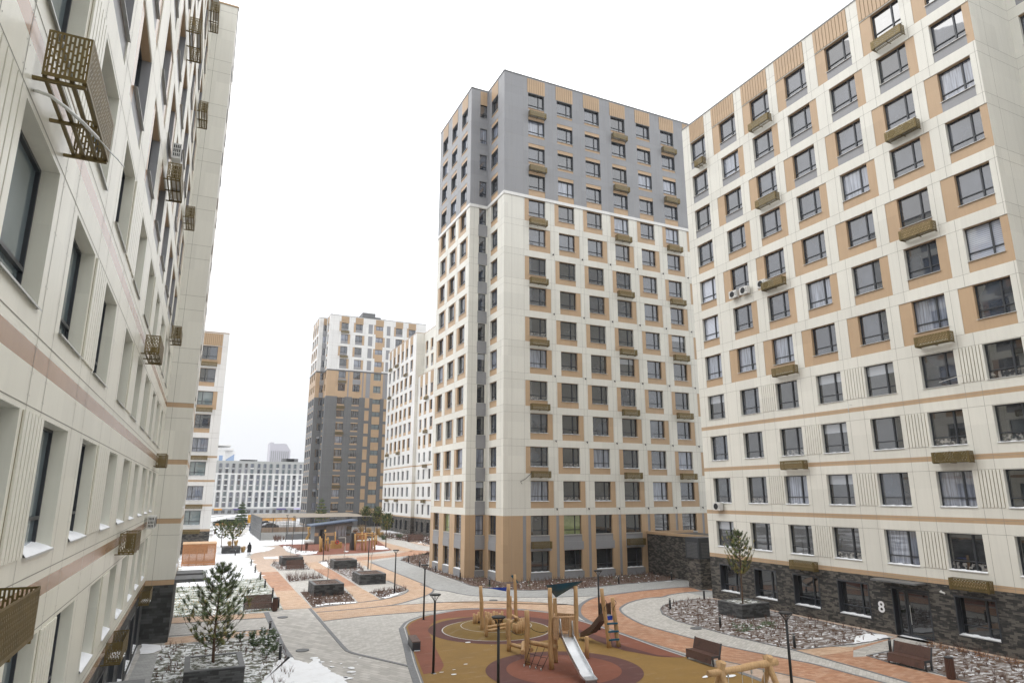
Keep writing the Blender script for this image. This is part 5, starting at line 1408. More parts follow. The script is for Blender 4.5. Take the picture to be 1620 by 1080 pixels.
# --- slide tower
tA, tB = G(872.5,1059.2), G(879,1048.3); tC = G(910.3,926.7,3.55)
o = empty('slide_tower', (tA[0], tA[1], .03)); tag(o, 'log slide tower with dark teal sail and steel chute', 'slide tower')
L_ = o.location
topA = PD(869.7,929.2,tA); topB = PD(877.6,945.5,tB); topC = (tC[0], tC[1], 3.55)
for i, (bs, tp) in enumerate(((tA, topA), (tB, topB), (tC, topC))):
    pts, rs = wob(gz(bs), tp, .125, .10, 30+i, .025, 8); logs(o, pts, rs)
sA = Vector(PD(863.8,925.8,tA)); sC = Vector(G(921.2,919.2,3.75)+(3.75,)); sB = Vector(PD(879.7,944.7,tB)); m = MB()
up_ = Vector((0,0,.05)); n = 8
for s_ in (0, 1):
    for i in range(n):
        for j in range(n-i):
            def pt_(i, j):
                u_, v_ = i/n, j/n; p = sA*(1-u_-v_)+sC*u_+sB*v_; sag = -.9*(u_*v_*(1-u_-v_))*3
                return p+Vector((0,0,sag+(.02 if s_ else 0)))-L_
            m.quad([pt_(i,j), pt_(i+1,j), pt_(i,j+1)], 0, True)
            if j < n-i-1: m.quad([pt_(i+1,j), pt_(i+1,j+1), pt_(i,j+1)], 0, True)
m.build('sail', M['teal'], o)
pz = 1.5
m = MB(); cx_ = [(tA[0]-L_.x, tA[1]-L_.y), (tC[0]-L_.x, tC[1]-L_.y), (tB[0]-L_.x, tB[1]-L_.y)]; m.prism(cx_, pz-.12-L_.z, pz-L_.z); m.build('platform', M['woodx'], o)
def panel(a, b_, z0, z1, nb, name='side_panel', mat='woodx'):
    m = MB(); a, b_ = Vector((a[0],a[1],0)), Vector((b_[0],b_[1],0)); d_ = b_-a; T = Matrix.Translation(Vector((a.x-L_.x, a.y-L_.y, -L_.z))) @ Matrix.Rotation(math.atan2(d_.y, d_.x), 4, 'Z'); p = d_.length/nb
    for k in range(nb): m.box(k*p+.006, -.03, z0, (k+1)*p-.006, .03, z1, 0, T)
    return m.build(name, M[mat], o)
pl0 = G(840+215/6, 900+665/6, 1.35); pl1 = G(840+270/6, 900+665/6, 1.35); pr0 = G(840+362/6, 900+660/6, 1.35); pr1 = G(840+415/6, 900+655/6, 1.35)
panel(pl0, pl1, 1.35, 2.28, 3); panel(pr0, pr1, 1.35, 2.28, 3)
panel(pl0, tB, 1.4, 2.28, 5); panel(tB, tC, 1.5, 2.28, 10)
logs(o, [gz(pl0,2.3), gz(pr1,2.3)], .05, 'rail', 'woodx', 6)
ce, cs = G(840+520/6, 900+1000/6, .36), G(840+338/6, 900+640/6, 1.45)
ct = Vector((cs[0], cs[1], 1.45)); cb = Vector((ce[0], ce[1], .36)); dn = (cb-ct); dh = Vector((dn.x, dn.y, 0)).normalized(); sd_ = Vector((-dh.y, dh.x, 0))
prof = [(ct-dh*.5+Vector((0,0,.02))), ct, ct+dh*.1-Vector((0,0,.03)), ct.lerp(cb,.5)-Vector((0,0,.03)), cb+Vector((0,0,.03)), cb+dh*.15-Vector((0,0,.03)), cb+dh*.62-Vector((0,0,.05))]
m = MB(); hw = .27
for i in range(len(prof)-1):
    a, b_ = prof[i]-L_, prof[i+1]-L_
    m.quad([a-sd_*hw, b_-sd_*hw, b_+sd_*hw, a+sd_*hw], 0, False); m.quad([a-sd_*hw-up_*.4, a+sd_*hw-up_*.4, b_+sd_*hw-up_*.4, b_-sd_*hw-up_*.4], 0)
    for s_ in (-1, 1):
        h0 = .17 if i < 4 else (.15, .09)[min(1, i-4)] ; h1 = .17 if i+1 < 5 else .1 if i+1 == 5 else .03
        q0, q1 = a+sd_*hw*s_, b_+sd_*hw*s_; e = sd_*.03*s_
        m.quad([q0, q1, q1+Vector((0,0,h1)), q0+Vector((0,0,h0))]); m.quad([q0+e-up_*.6, q1+e-up_*.6, q1+e+Vector((0,0,h1)), q0+e+Vector((0,0,h0))]); m.quad([q0+Vector((0,0,h0)), q1+Vector((0,0,h1)), q1+e+Vector((0,0,h1)), q0+e+Vector((0,0,h0))])
e_ = prof[-1]-L_; m.quad([e_-sd_*hw, e_+sd_*hw, e_+sd_*hw-Vector((0,0,.25))-dh*.06, e_-sd_*hw-Vector((0,0,.25))-dh*.06])
m.build('chute', M['steel'], o)
for s_ in (-1, 1):
    q = ct+sd_*(hw+.02)*s_; logs(o, [q+Vector((0,0,.1))+dh*.15, q+Vector((0,0,.75))-dh*.05, q+Vector((0,0,.86))-dh*.12, q+Vector((0,0,.75))-dh*.2, q+Vector((0,0,-.05))-dh*.2], .04, 'hand_rail', 'steel', 7)
# net, low logs and ropes reaching to the outer posts
n1, n2 = G(640+990/6, 900+780/6), G(640+1168/6, 900+910/6)
for i, (bs, tp, r_) in enumerate(((n1, PD(804.6,978.4,n1), .115), (n2, PD(833.3,965,n2), .135))):
    pts, rs = wob(gz(bs), tp, r_, r_*.85, 50+i, .02); logs(o, pts, rs)
bL, bR = PD(640+1185/6, 900+690/6, n2), PD(640+1445/6, 900+740/6, tA); pts, rs = wob(bL, bR, .10, .12, 55, .02); logs(o, pts, rs, 'log')
q0, q1 = PD(640+1010/6, 900+712/6, n1), PD(640+1205/6, 900+765/6, n2, .6); pts, rs = wob(q0, q1, .09, .1, 56, .02); logs(o, pts, rs, 'log')
q0, q1 = PD(640+1130/6, 900+695/6, n2, .9), PD(640+1120/6, 900+788/6, n2, -.5); pts, rs = wob(q0, q1, .1, .1, 57, .02); logs(o, pts, rs, 'log')
m = MB(); vs_ = []
for k in range(4):
    t = (k+.35)/3.9; tp = Vector(bL).lerp(Vector(bR), t)-L_; ft = Vector(gz(G(640+(1135,1190,1245,1295)[k]/6, 900+(930,945,955,968)[k]/6), .02))-L_
    m.tube([tp, ft], .014, 5, 0); m.tube([ft, ft+Vector((0,0,.12))], .03, 6, 1); vs_.append((tp, ft))
for t in (.45, .78):
    for k in range(3): m.tube([vs_[k][0].lerp(vs_[k][1], t+.02*k), vs_[k+1][0].lerp(vs_[k+1][1], t+.01*k)], .012, 4, 0)
m.build('climbing_net', [M['rope'], M['steelsill']], o)
for a, b_, c_ in (((1185,545,n2),(1280,595,n2),(1372,575,tA)), ((1000,570,n1),(1080,620,n1),(1150,600,n2))):
    p0, p1, p2 = [Vector(PD(640+q[0]/6, 900+q[1]/6, q[2]))-L_ for q in (a, b_, c_)]
    m = MB(); m.tube([p0.lerp(p1,t*2)*(1)+Vector((0,0,-.05*sin(pi*t*2))) if t <= .5 else p1.lerp(p2,t*2-1)+Vector((0,0,-.05*sin(pi*(t*2-1)))) for t in [i/10 for i in range(11)]], .014, 5); m.build('rope', M['rope'], o)
# --- ladder and dark slide on the right
l1, l2 = G(963.8,1024.3), G(979,1023); o = empty('ladder_slide', (l1[0], l1[1], .03)); tag(o, 'small ladder with teal rungs leading to a dark brown chute', 'slide'); L_ = o.location
t1, t2 = PD(951.6,930.3,l1), PD(968.8,944.8,l2)
for i, (bs, tp) in enumerate(((l1, t1), (l2, t2))):
    pts, rs = wob(gz(bs), tp, .125, .105, 70+i, .025, 8); logs(o, pts, rs)
for (a, b_) in (((722,516),(822,511)),((733,592),(832,588)),((740,670),(838,664))):
    p0, p1 = PD(840+a[0]/6, 900+a[1]/6, l1, -.12), PD(840+b_[0]/6, 900+b_[1]/6, l2, -.12); d_ = Vector(p1)-Vector(p0)
    m = MB(); T = Matrix.Translation(Vector(p0)-L_) @ Matrix.Rotation(math.atan2(d_.y, d_.x), 4, 'Z'); m.box(0,-.04,-.05,d_.length,.06,.04,0,T); m.build('rung', M['teal'], o, .01)
p0, p1 = PD(840+722/6, 900+462/6, l1), PD(840+775/6, 900+462/6, l2); d_ = Vector(p1)-Vector(p0)
m = MB(); T = Matrix.Translation(Vector(p0)-L_) @ Matrix.Rotation(math.atan2(d_.y, d_.x), 4, 'Z'); m.box(0,0,-.12,d_.length,.1,.08,0,T); m.box(0,.05,.09,d_.length,.5,.12,1,T); m.build('entry_step', [M['blue'], M['steelsill']], o)
pb = Vector(gz(G(840+500/6, 900+622/6, .3), .3)); pt = Vector(p0).lerp(Vector(p1), .3)+Vector((0,.3,.0)); dn = pb-pt; dh = Vector((dn.x, dn.y, 0)).normalized(); sd_ = Vector((-dh.y, dh.x, 0)); hw = .24
prof = [pt-dh*.1+Vector((0,0,.1)), pt+dh*.2, pt.lerp(pb,.55)-Vector((0,0,.08)), pb, pb+dh*.45-Vector((0,0,.06))]
m = MB()
for i in range(4):
    a, b_ = prof[i]-L_, prof[i+1]-L_; mi = 1 if i == 3 else 0; dpt = (.34,.34,.34,.1)[i]; dp1 = (.34,.34,.15,.05)[i]
    m.quad([a-sd_*hw, b_-sd_*hw, b_+sd_*hw, a+sd_*hw], 1)
    for s_ in (-1, 1):
        q0, q1 = a+sd_*(hw+.02)*s_, b_+sd_*(hw+.02)*s_; m.quad([q0-Vector((0,0,dpt*.6)), q1-Vector((0,0,dp1*.6)), q1+Vector((0,0,.14 if i < 3 else .05)), q0+Vector((0,0,.14))], mi)
        m.quad([q0+Vector((0,0,.14)), q1+Vector((0,0,.14 if i < 3 else .05)), q1-sd_*s_*.05+Vector((0,0,.14 if i < 3 else .05)), q0-sd_*s_*.05+Vector((0,0,.14))], mi)
    m.quad([a-sd_*hw-Vector((0,0,dpt*.6)), a+sd_*hw-Vector((0,0,dpt*.6)), b_+sd_*hw-Vector((0,0,dp1*.6)), b_-sd_*hw-Vector((0,0,dp1*.6))], mi)
m.build('chute', [M['brownpl'], M['steel']], o)
for s_, q in ((-1, (667,325,430)), (1, (742,318,432))):
    a, b_ = PD(840+q[0]/6, 900+q[1]/6, l1, .5), PD(840+q[0]/6+.5, 900+q[2]/6, l1, .5); m = MB()
    T = Matrix.Translation(Vector(b_)-L_); m.box(-.03 if s_ < 0 else -.2,-.05,0,.03 if s_ < 0 else .03,0,a[2]-b_[2],0,T); m.box(.035 if s_ > 0 else -.08,-.06,0,.07 if s_ > 0 else -.035,.01,a[2]-b_[2]+.03,1,T); m.build('hand_rail', [M['brownpl'], M['darkpl']], o)
for ref, xx in ((l1, 707), (l2, 795)):
    m = MB(); c_ = Vector(PD(840+xx/6, 900+345/6, ref, -.12))-L_; m.tube([c_+Vector((.10*sin(t*.6)*(1 if xx > 750 else .8), 0, .28-.055*t)) for t in range(11)], .012, 5); m.build('grip', M['rope'], o)
# stump
s0 = G(840+533/6, 900+848/6); m = MB(); m.tube([(0,0,0),(0,0,.5),(.01,0,.98),(.01,0,1.0)], [.11,.105,.105,.09], 12); o = m.build('stump_post', M['wood']); o.location = (s0[0], s0[1], .03); tag(o, 'single short upright log right of the steel slide', 'log post')
# --- swing at the bottom edge
b0_, b1_ = G(1120,1062.5,2.35), G(1228,1048.5,2.35)
o = empty('swing', ((b0_[0]+b1_[0])/2, (b0_[1]+b1_[1])/2, .03)); tag(o, 'log swing frame whose beam crosses the bottom edge, ropes hanging from it', 'swing'); L_ = o.location
pts, rs = wob((b0_[0],b0_[1],2.3), (b1_[0],b1_[1],2.4), .10, .12, 81, .05, 7); logs(o, pts, rs, 'beam')
bd = Vector((b1_[0]-b0_[0], b1_[1]-b0_[1], 0)).normalized(); bs_ = Vector((-bd.y, bd.x, 0))
for c_, sg in ((Vector((b0_[0],b0_[1],0))+bd*.55, 1), (Vector((b1_[0],b1_[1],0))-bd*.35, -1)):
    for k in (-1, 1):
        ft = c_+bs_*k*1.15-bd*.15*sg; tp = c_+bs_*(-k)*.12+Vector((0,0,2.62)); pts, rs = wob(ft, tp, .12, .10, 90+k, .03); logs(o, pts, rs, 'leg')
ln = Vector((b1_[0]-b0_[0], b1_[1]-b0_[1], 0)).length
for t in (.28, .48, .62, .80):
    q = Vector((b0_[0],b0_[1],0))+bd*ln*t; m = MB(); z_ = 2.22
    m.tube([q-L_+Vector((0,0,z_+.03)), q-L_+Vector((0,0,z_-.08))], .035, 6); m.tube([q-L_+Vector((0,0,z_-.08)), q-L_+Vector((0,0,.5))], .009, 5); m.build('chain', M['steelsill'], o)
for a, b_ in ((.28,.48),(.62,.80)):
    q0 = Vector((b0_[0],b0_[1],.45))+bd*ln*a; q1 = Vector((b0_[0],b0_[1],.45))+bd*ln*b_; m = MB(); d_ = q1-q0; T = Matrix.Translation(q0-L_) @ Matrix.Rotation(math.atan2(d_.y, d_.x), 4, 'Z'); m.box(-.05,-.1,0,d_.length+.05,.1,.04,0,T); m.build('seat', M['darkpl'], o)
# ---------------------------------------------------------------- far play area
def pj(u, v, z=0.0): return G(490+u/10.8, 790+v/10.8, z)
def yl(o, pts, r, name='post', mat='yel'): return logs(o, pts, r, name, mat, 7)
g0 = pj(840, 870); o = empty('climbing_tower', (g0[0], g0[1], .02)); tag(o, 'far yellow climbing frame with pale sloping poles', 'climbing frame')
for (u, v0, v1) in ((775,580,870),(895,545,860),(955,570,880),(1065,545,840),(1110,600,860),(1140,600,770),(800,560,700)):
    g_ = pj(u, v1); yl(o, [gz(g_), PD(490+u/10.8, 790+v0/10.8, g_)], .12)
for (u0, v0, u1, v1) in ((760,605,955,600),(760,715,965,715),(960,575,1140,580),(955,620,1080,600),(1060,690,1140,690),(1000,640,1140,600)):
    g_ = pj(u0, 862); g2 = pj(u1, 862); yl(o, [PD(490+u0/10.8, 790+v0/10.8, g_), PD(490+u1/10.8, 790+v1/10.8, g2)], .08, 'rail')
for (u0, v0, u1, v1) in ((835,600,770,840),(915,600,845,830)):
    g_ = pj(u0, 862); g2 = pj(u1, v1); yl(o, [PD(490+u0/10.8, 790+v0/10.8, g_), gz(g2, .05)], .05, 'ladder_pole', 'acwhite')
g_ = pj(740, 865); m = MB(); q = Vector(gz(g_))-o.location; m.box(q.x-.3,q.y,0,q.x+.3,q.y+1.2,PD(558.5,843,g_)[2]); m.build('wall_panel', M['darkpl'], o)
g_ = pj(840, 862); m = MB(); a = Vector(PD(490+800/10.8, 790+690/10.8, g_))-o.location; m.box(a.x,a.y+.5,a.z,a.x+1.7,a.y+.6,a.z+1.0); m.build('board', M['orange_wood'], o)
g0 = pj(450, 830); o = empty('play_hut', (g0[0], g0[1], .02)); tag(o, 'low yellow timber play boat with a red wheel, before the kiosk', 'play boat')
m = MB(); m.prism([(-.9,-.4),(.6,-.45),(.9,0),(.6,.45),(-.9,.4)], 0, .62); m.build('hull', M['yel'], o)
m = MB(); m.prism([(-.8,-.35),(-.3,-.35),(-.3,.35),(-.8,.35)], .62, 1.1); m.box(.45,-.3,.62,.8,.3,.85); m.build('bow', M['yel'], o)
g_ = pj(435, 830); yl(o, [gz(g_), PD(490+437/10.8, 790+545/10.8, g_)], .11, 'mast')
a = Vector(PD(490+460/10.8, 790+722/10.8, g_))-o.location; m = MB(); m.tube([(a.x+.22*cos(t*pi/8), a.y-.55, a.z+.22*sin(t*pi/8)) for t in range(17)], .07, 6); m.build('wheel', M['red_'] if 'red_' in M else plain('red plastic', (.55,.03,.02), .4), o)
g0 = pj(165, 895); o = empty('timber_gate', (g0[0], g0[1], .02)); tag(o, 'yellow post gate at the left of the far play area', 'play gate')
for (u, v0, v1) in ((175,625,895),(265,510,870),(310,640,880),(200,660,890),(325,615,720)):
    g_ = pj(u, v1); yl(o, [gz(g_), PD(490+u/10.8, 790+v0/10.8, g_)], .13)
g_ = pj(175, 880); g2 = pj(325, 880); yl(o, [PD(490+165/10.8, 790+845/10.8, g_), PD(490+250/10.8, 790+850/10.8, g_)], .1, 'rail'); yl(o, [PD(490+265/10.8, 790+690/10.8, g_), PD(490+330/10.8, 790+680/10.8, g2)], .14, 'rail')
m = MB(); q = Vector(gz(pj(215,838)))-o.location; m.box(q.x-.3,q.y-.2,.2,q.x+.35,q.y+.3,.95); m.build('box_seat', M['brownpl'], o)
g0 = G(380+1150/10.8, 790+720/10.8); o = empty('leaning_play_log', (g0[0], g0[1], .02)); tag(o, 'leaning yellow log figure at the left wall of the kiosk', 'play log')
for (u0, v0, u1, v1) in ((1100,715,1165,600),(1165,600,1170,480),(1135,720,1190,560),(1150,485,1195,480)):
    yl(o, [PD(380+u0/10.8, 790+v0/10.8, g0), PD(380+u1/10.8, 790+v1/10.8, g0)], .14, 'log')
g_ = pj(600, 890); o = empty('basketball_stand', (g_[0], g_[1], .02)); tag(o, 'thin white goal stand in front of the play boat', 'goal stand')
m = MB(); t_ = Vector(PD(490+620/10.8, 790+645/10.8, g_))-o.location; m.tube([(0,0,0),(0,0,t_.z)], .04, 6); m.tube([(0,0,t_.z),(-1.0,0,t_.z)], .04, 6); m.build('post', M['acwhite'], o)
# ---------------------------------------------------------------- kiosk
k0 = G(496.7,860.2); o = empty('kiosk', (k0[0], k0[1], 0)); tag(o, 'grey kiosk with a sloping blue-grey roof and corner window', 'kiosk')
KW, KD = 6.3, 4.2
m = MB(); m.box(0,0,0,.75,KD,2.9); m.box(1.75,0,0,3.15,KD-.1,3.0); m.box(3.15,0,0,KW,KD-.05,1.15); m.box(3.15,.25,2.75,KW,KD-.12,3.2); m.box(.75,.25,2.35,1.75,KD-.2,2.95); m.box(.75,.3,0,1.75,KD-.3,2.35); m.box(KW-.25,KD-1,1.15,KW-.01,KD-.2,3.3); m.build('wall', M['dgrey'], o)
for a, b_ in ((-.01,.6),(1.8,3.1)):
    m = MB(); m.box(a,-.015,1.25,b_,.0,1.75); m.build('tan_panel', M['tan'], o)
m = MB(); m.box(.8,.05,0,1.7,.12,2.3,0); m.box(.9,.04,.1,1.6,.05,2.2,1); m.build('door', [M['frame'], M['g_shop']], o)
m = MB(); m.box(3.17,.28,1.18,5.1,.3,2.74,1); m.box(5.15,.28,1.18,KW-.28,.32,2.74,2)
for x in (3.17, 3.75, 4.35, 4.9): m.box(x,.22,1.16,x+.06,.28,2.74,0)
m.build('window', [M['frame'], M['g_curtain'], M['g_shop']], o)
m = MB(); nn_ = len(m.v); pr_ = [(-.7,-.6,2.95),(KW+.5,-.6,3.75),(KW+.5,KD+.4,3.75),(-.7,KD+.4,2.95)]; m.quad(pr_); m.quad([(p[0],p[1],p[2]-.2) for p in pr_[::-1]])
for i in range(4):
    a, b_ = pr_[i], pr_[(i+1) % 4]; m.quad([(a[0],a[1],a[2]-.2),(b_[0],b_[1],b_[2]-.2),b_,a])
m.build('roof', M['bluegrey'], o)
m = MB(); m.tube([(-1.6,-.4,.35),(-.1,-.4,.35)], .4, 14, 0); m.build('tank', M['steelsill'], o)
# ---------------------------------------------------------------- sports cage
c0 = G(411.5,854.8); o = empty('sports_cage', (c0[0], c0[1], 0)); tag(o, 'caged sports pitch of dark mesh with a pale net roof', 'sports cage')
CX, CY, CH = 20.0, 26.0, 3.85
m = MB()
for i in range(75): y = i*CY/75; m.box(-.02,y,0,.02,y+.17,CH)
for z in (.05,1.3,2.5,CH-.05): m.box(-.04,0,z,.04,CY,z+.06)
m.build('side_fence', M['dgrey'], o)
m = MB()
for i in range(int((CX-9)/.28)+1): x = 9+i*.28; m.box(x,-.02,1.0,x+.035,.02,CH)
for x in (0, 4.5, 9, 14.5, CX): m.box(x-.06,-.08,0,x+.06,.04,CH)
m.box(0,-.05,CH-.06,CX,.03,CH); m.build('end_fence', M['dgrey'], o)
m = MB()
for i in range(71): x = i*CX/70; m.box(x,CY-.02,1.0,x+.05,CY+.02,CH)
for x in (0, 4.5, 9, 14.5, CX): m.box(x-.06,CY-.05,0,x+.06,CY+.05,CH)
m.build('end_fence', M['dgrey'], o)
m = MB(); m.box(4.2,-.03,0,CX,.03,1.0); m.build('kick_board', M['dgrey'], o)
m = MB(); m.box(0,CY-.04,0,CX,CY-.02,1.0); m.build('far_board', M['p_pink'], o)
m = MB()
for i in range(60): m.box(0,i*CY/60,CH,CX,i*CY/60+.17,CH+.02)
for i in range(16): m.box(i*CX/15-.04,0,CH-.06,i*CX/15+.04,CY,CH-.001)
m.build('net_roof', M['beige'], o)
gl = MB(); ga, gb = Vector(gz(G(435.5,836.5)))-o.location, Vector(gz(G(461,836.5)))-o.location
gl.tube([ga, ga+Vector((0,0,2.1)), gb+Vector((0,0,2.1)), gb], .1, 6); q_ = gl.build('goal', M['acwhite']); q_.location = o.location; tag(q_, 'white football goal inside the caged pitch', 'goal')
sg_ = G(412,853); 
# pitch ground
sheet('path', [(c0[0],c0[1]),(c0[0]+CX,c0[1]),(c0[0]+CX,c0[1]+CY),(c0[0],c0[1]+CY)], 5, M['p_cool'])
sheet('lawn', W(cI((620,495),(860,495),(870,480),(610,480))), 7, M['green'], 'stuff')
# amber banner and hoarding beyond
g_ = G(395,832); o = empty('banner', (g_[0], g_[1], 0)); tag(o, 'amber advertising banner at the left end of the sports cage', 'banner')
hz = PD(395,814,g_)[2]; wd = (PD(399.5,814,g_)[0]-PD(392.5,814,g_)[0])
m = MB(); m.box(-wd/2-.1,0,hz*.28,wd*.6,.12,hz); m.build('panel', M['amber'], o); m = MB(); m.box(-wd/2,.02,0,-wd/2+.15,.1,hz*.28); m.box(wd*.4,.02,0,wd*.4+.15,.1,hz*.28); m.build('leg', M['dgrey'], o)
def far_at(u, v, Y):
    d = ray(u, v); t = Y/d[1]; return (d[0]*t, Y, d[2]*t+H)
a, b_ = far_at(412, 819, 215), far_at(468, 827, 215); o = empty('construction_hoarding', (a[0], 215, 0)); tag(o, 'orange striped hoarding seen through the sports cage', 'hoarding')
m = MB(); n_ = 16; wdt = (b_[0]-a[0])/n_
for i in range(n_): m.box(i*wdt,0,b_[2],(i+1)*wdt,.2+.001*(i % 2),a[2]-.0, i % 3 == 1)
m.box(0,.05,0,n_*wdt,.15,b_[2],2); m.build('board', [M['amber'], M['ortimber'], M['dgrey']], o)
# low dark pavilion with snow on its slanting roof
a, b_ = far_at(337, 832, 190), far_at(393, 818, 190); w_ = b_[0]-a[0]; z1, z2 = far_at(360, 822, 190)[2], far_at(360, 827, 190)[2]; z3 = far_at(360, 831, 190)[2]
o = empty('market_pavilion', (a[0], 190, 0)); tag(o, 'low dark pavilion with an orange band and snow on its roof', 'pavilion')
m = MB(); m.box(.02,0,0,w_,6,max(.3,z3)); m.box(.02,.3,z2,w_,6.1,z1); m.build('wall', M['black'], o); m = MB(); m.box(.5,-.1,z3,w_-1.5,.25,z2); m.build('orange_band', M['ortimber'], o)
m = MB(); q = [(-.4,-.6,z1-.1),(w_*.75,-.6,z1+1.3),(w_*.8,6.6,z1+1.3),(-.4,6.6,z1+.3)]; m.quad(q); m.quad([(p[0],p[1],p[2]-.35) for p in q[::-1]]); m.quad([(q[0][0],-.6,q[0][2]-.35),(q[1][0],-.6,q[1][2]-.35),q[1],q[0]]); m.quad([(q[1][0],-.6,q[1][2]-.35),(w_+.5,-.6,z1-.1),(w_+.5,-.6,z1+.3),q[1]]); m.quad([q[1],(w_+.5,-.6,z1+.3),(w_+.5,6.6,z1+.3),q[2]]); m.build('roof', M['snowc'], o)
# cars beyond the cage
def car(x, y, rz, lb):
    o = empty('parked_car', (x, y, 0), rz); tag(o, lb, 'car', 'cars beyond the sports cage')
    m = MB(); pr = [(-2.2,.35),(-2.2,.8),(-1.9,.95),(-1.2,1.0),(-.6,1.45),(.8,1.48),(1.5,1.0),(2.1,.85),(2.2,.5),(2.2,.3)]
    k = len(pr); m.v = [(a, -.85, c) for a, c in pr]+[(a, .85, c) for a, c in pr]; m.f = [tuple(range(k)), tuple(reversed(range(k, 2*k)))]+[(i, i+k, (i+1) % k+k, (i+1) % k) for i in range(k)]; m.m = [0]*len(m.f); m.sm = [False]*len(m.f); m.build('body', M['car'], o, .04)
    m = MB()
    for s_ in (-1, 1): m.quad([(-1.1,.856*s_,1.0),(-.55,.856*s_,1.38),(.75,.856*s_,1.40),(1.3,.856*s_,1.0)])
    m.quad([(-1.27,-.75,1.03),(-.66,-.75,1.44),(-.66,.75,1.44),(-1.27,.75,1.03)]); m.build('window', M['g_shop'], o)
    for a in (-1.35, 1.35):
        for s_ in (-1, 1):
            m = MB(); m.tube([(a,.72*s_,.32),(a,.9*s_,.32)], .32, 14); m.build('wheel', M['tyre'], o)
p = far_at(424, 836, 165); car(p[0], 165, radians(20), 'dark parked car seen through the cage, left of the goal')
p = far_at(417, 830, 178); car(p[0], 178, 0, 'grey-black parked car farther back, left in the cage view')
# motorbike-like trolley hidden at the tower edge is a black bicycle rack: two hoops with a wheel
g_ = G(590+930/10.8, 790+775/10.8); o = empty('bicycle', (g_[0], g_[1], .02), radians(10)); tag(o, 'black bicycle parked at the left edge of the centre tower', 'bicycle')
for x in (-.5, .52):
    m = MB(); m.tube([(x+.33*cos(t*pi/10), 0, .35+.33*sin(t*pi/10)) for t in range(21)], .035, 6); m.build('wheel', M['tyre'], o)
m = MB()
for a, b_ in (((-.5,.35),(-.15,.75)),((-.15,.75),(.4,.8)),((.4,.8),(.0,.35)),((.0,.35),(-.5,.35)),((-.15,.75),(0,.35)),((.4,.9),(.52,.35))): m.tube([(a[0],0,a[1]),(b_[0],0,b_[1])], .03, 6)
m.tube([(.42,-.25,.98),(.42,.25,.98)], .025, 5); m.build('frame', M['black'], o); m = MB(); m.box(-.3,-.07,.82,-.02,.07,.88); m.build('saddle', M['black'], o)
# ---------------------------------------------------------------- slatted shelter on the left
o = empty('slatted_shelter', (-1.05, 85.6, 0)); tag(o, 'orange-brown slatted timber shelter at the foot of the white end wall', 'timber shelter')
SW = 3.5
m = MB(); n_ = 30
for i in range(n_):
    z = .06+i*.077; y = .05+.10*max(0,(z-.5)/1.9)**2
    m.box(0, y, z, SW, y+.07, z+.045)
for i in range(2): m.box(.25, -.35, .12+i*.22, SW, -.29, .18+i*.22)
for i in range(n_): m.box(.03, 1.6, .09+i*.077, SW-.03, 1.64, .15+i*.077)
m.build('slats', M['orange_wood'], o)
for x in (.02, .7, 1.5, 2.3, SW-.1):
    for q in ((.13,.22,2.3),(-.28,-.22,.42),(3.6,3.7,2.3)): m = MB(); m.box(x,q[0],0,x+.07,q[1],q[2]); m.build('post', M['orange_wood'], o)
m = MB(); m.box(-.05,.1,2.34,SW+.05,3.9,2.42); m.build('roof', M['woodx'], o)
g_ = G(288, 880); m = MB(); m.box(-.6,-.3,0,.6,.3,1.1); q_ = m.build('utility_box', M['rim']); q_.location = (g_[0]-.4, g_[1]+6, 0); tag(q_, 'grey utility box squeezed between the shelter and the near block', 'utility box')
# ---------------------------------------------------------------- clinker annex between the right block and the tower
o = empty('clinker_annex', (39.5, 46.3, 0)); tag(o, 'dark clinker annex with tan coping between the centre tower and right block', 'annex building')
m = MB(); m.box(0,0,-.1,3.1,1.6,3.95); m.box(3.1,.01,-.1,9,11.55,3.94); m.build('wall', M['brick'], o)
m = MB(); m.box(3.02,1.62,3.94,3.3,11.55,4.2); m.box(3.3,11.3,3.94,9,11.55,4.19); m.build('coping', M['tan'], o)
m = MB(); m.box(-.12,-.1,2.5,2.2,1.66,4.25,0)
for i in range(11):
    z = 2.62+i*.115; m.box(-.15,.1,z,-.115,1.45,z+.05,1); m.box(.15,-.135,z,2.0,-.095,z+.05,1)
m.build('louvre_box', [M['frame'], M['rim']], o)
# ---------------------------------------------------------------- distant buildings
YB = 300; L0 = far_at(330, 770, YB)[0]; R0 = far_at(500, 770, YB)[0]
B3 = Bld('apartment_building', L0, YB, 'long grey and white block closing the yard in the far distance', lod=2)
f3 = Face(L0, YB, 0); xs = [far_at(320+c/7.717, 770, YB)[0]-L0 for c in (200,280,360,440,517,590,672,745,820,900,975,1045,1115,1185,1240,1300)]
xs = [xs[0]-2*(xs[1]-xs[0]), xs[0]-(xs[1]-xs[0])]+xs; zt = far_at(414, 729.3, YB)[2]
zr_ = [far_at(414, v, YB)[2] for v in (736.2,745.2,753.8,762.6,771.4,780.8,789.2,797.6)]
rc, wn_ = [], []; wc = 4.2
zz = lambda v: far_at(414, v, YB)[2]
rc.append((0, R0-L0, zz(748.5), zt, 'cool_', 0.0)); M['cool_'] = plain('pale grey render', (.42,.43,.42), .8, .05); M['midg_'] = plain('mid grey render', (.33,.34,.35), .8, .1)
rc.append((0, R0-L0, -2, zz(803.5), 'midg_', 0.0))
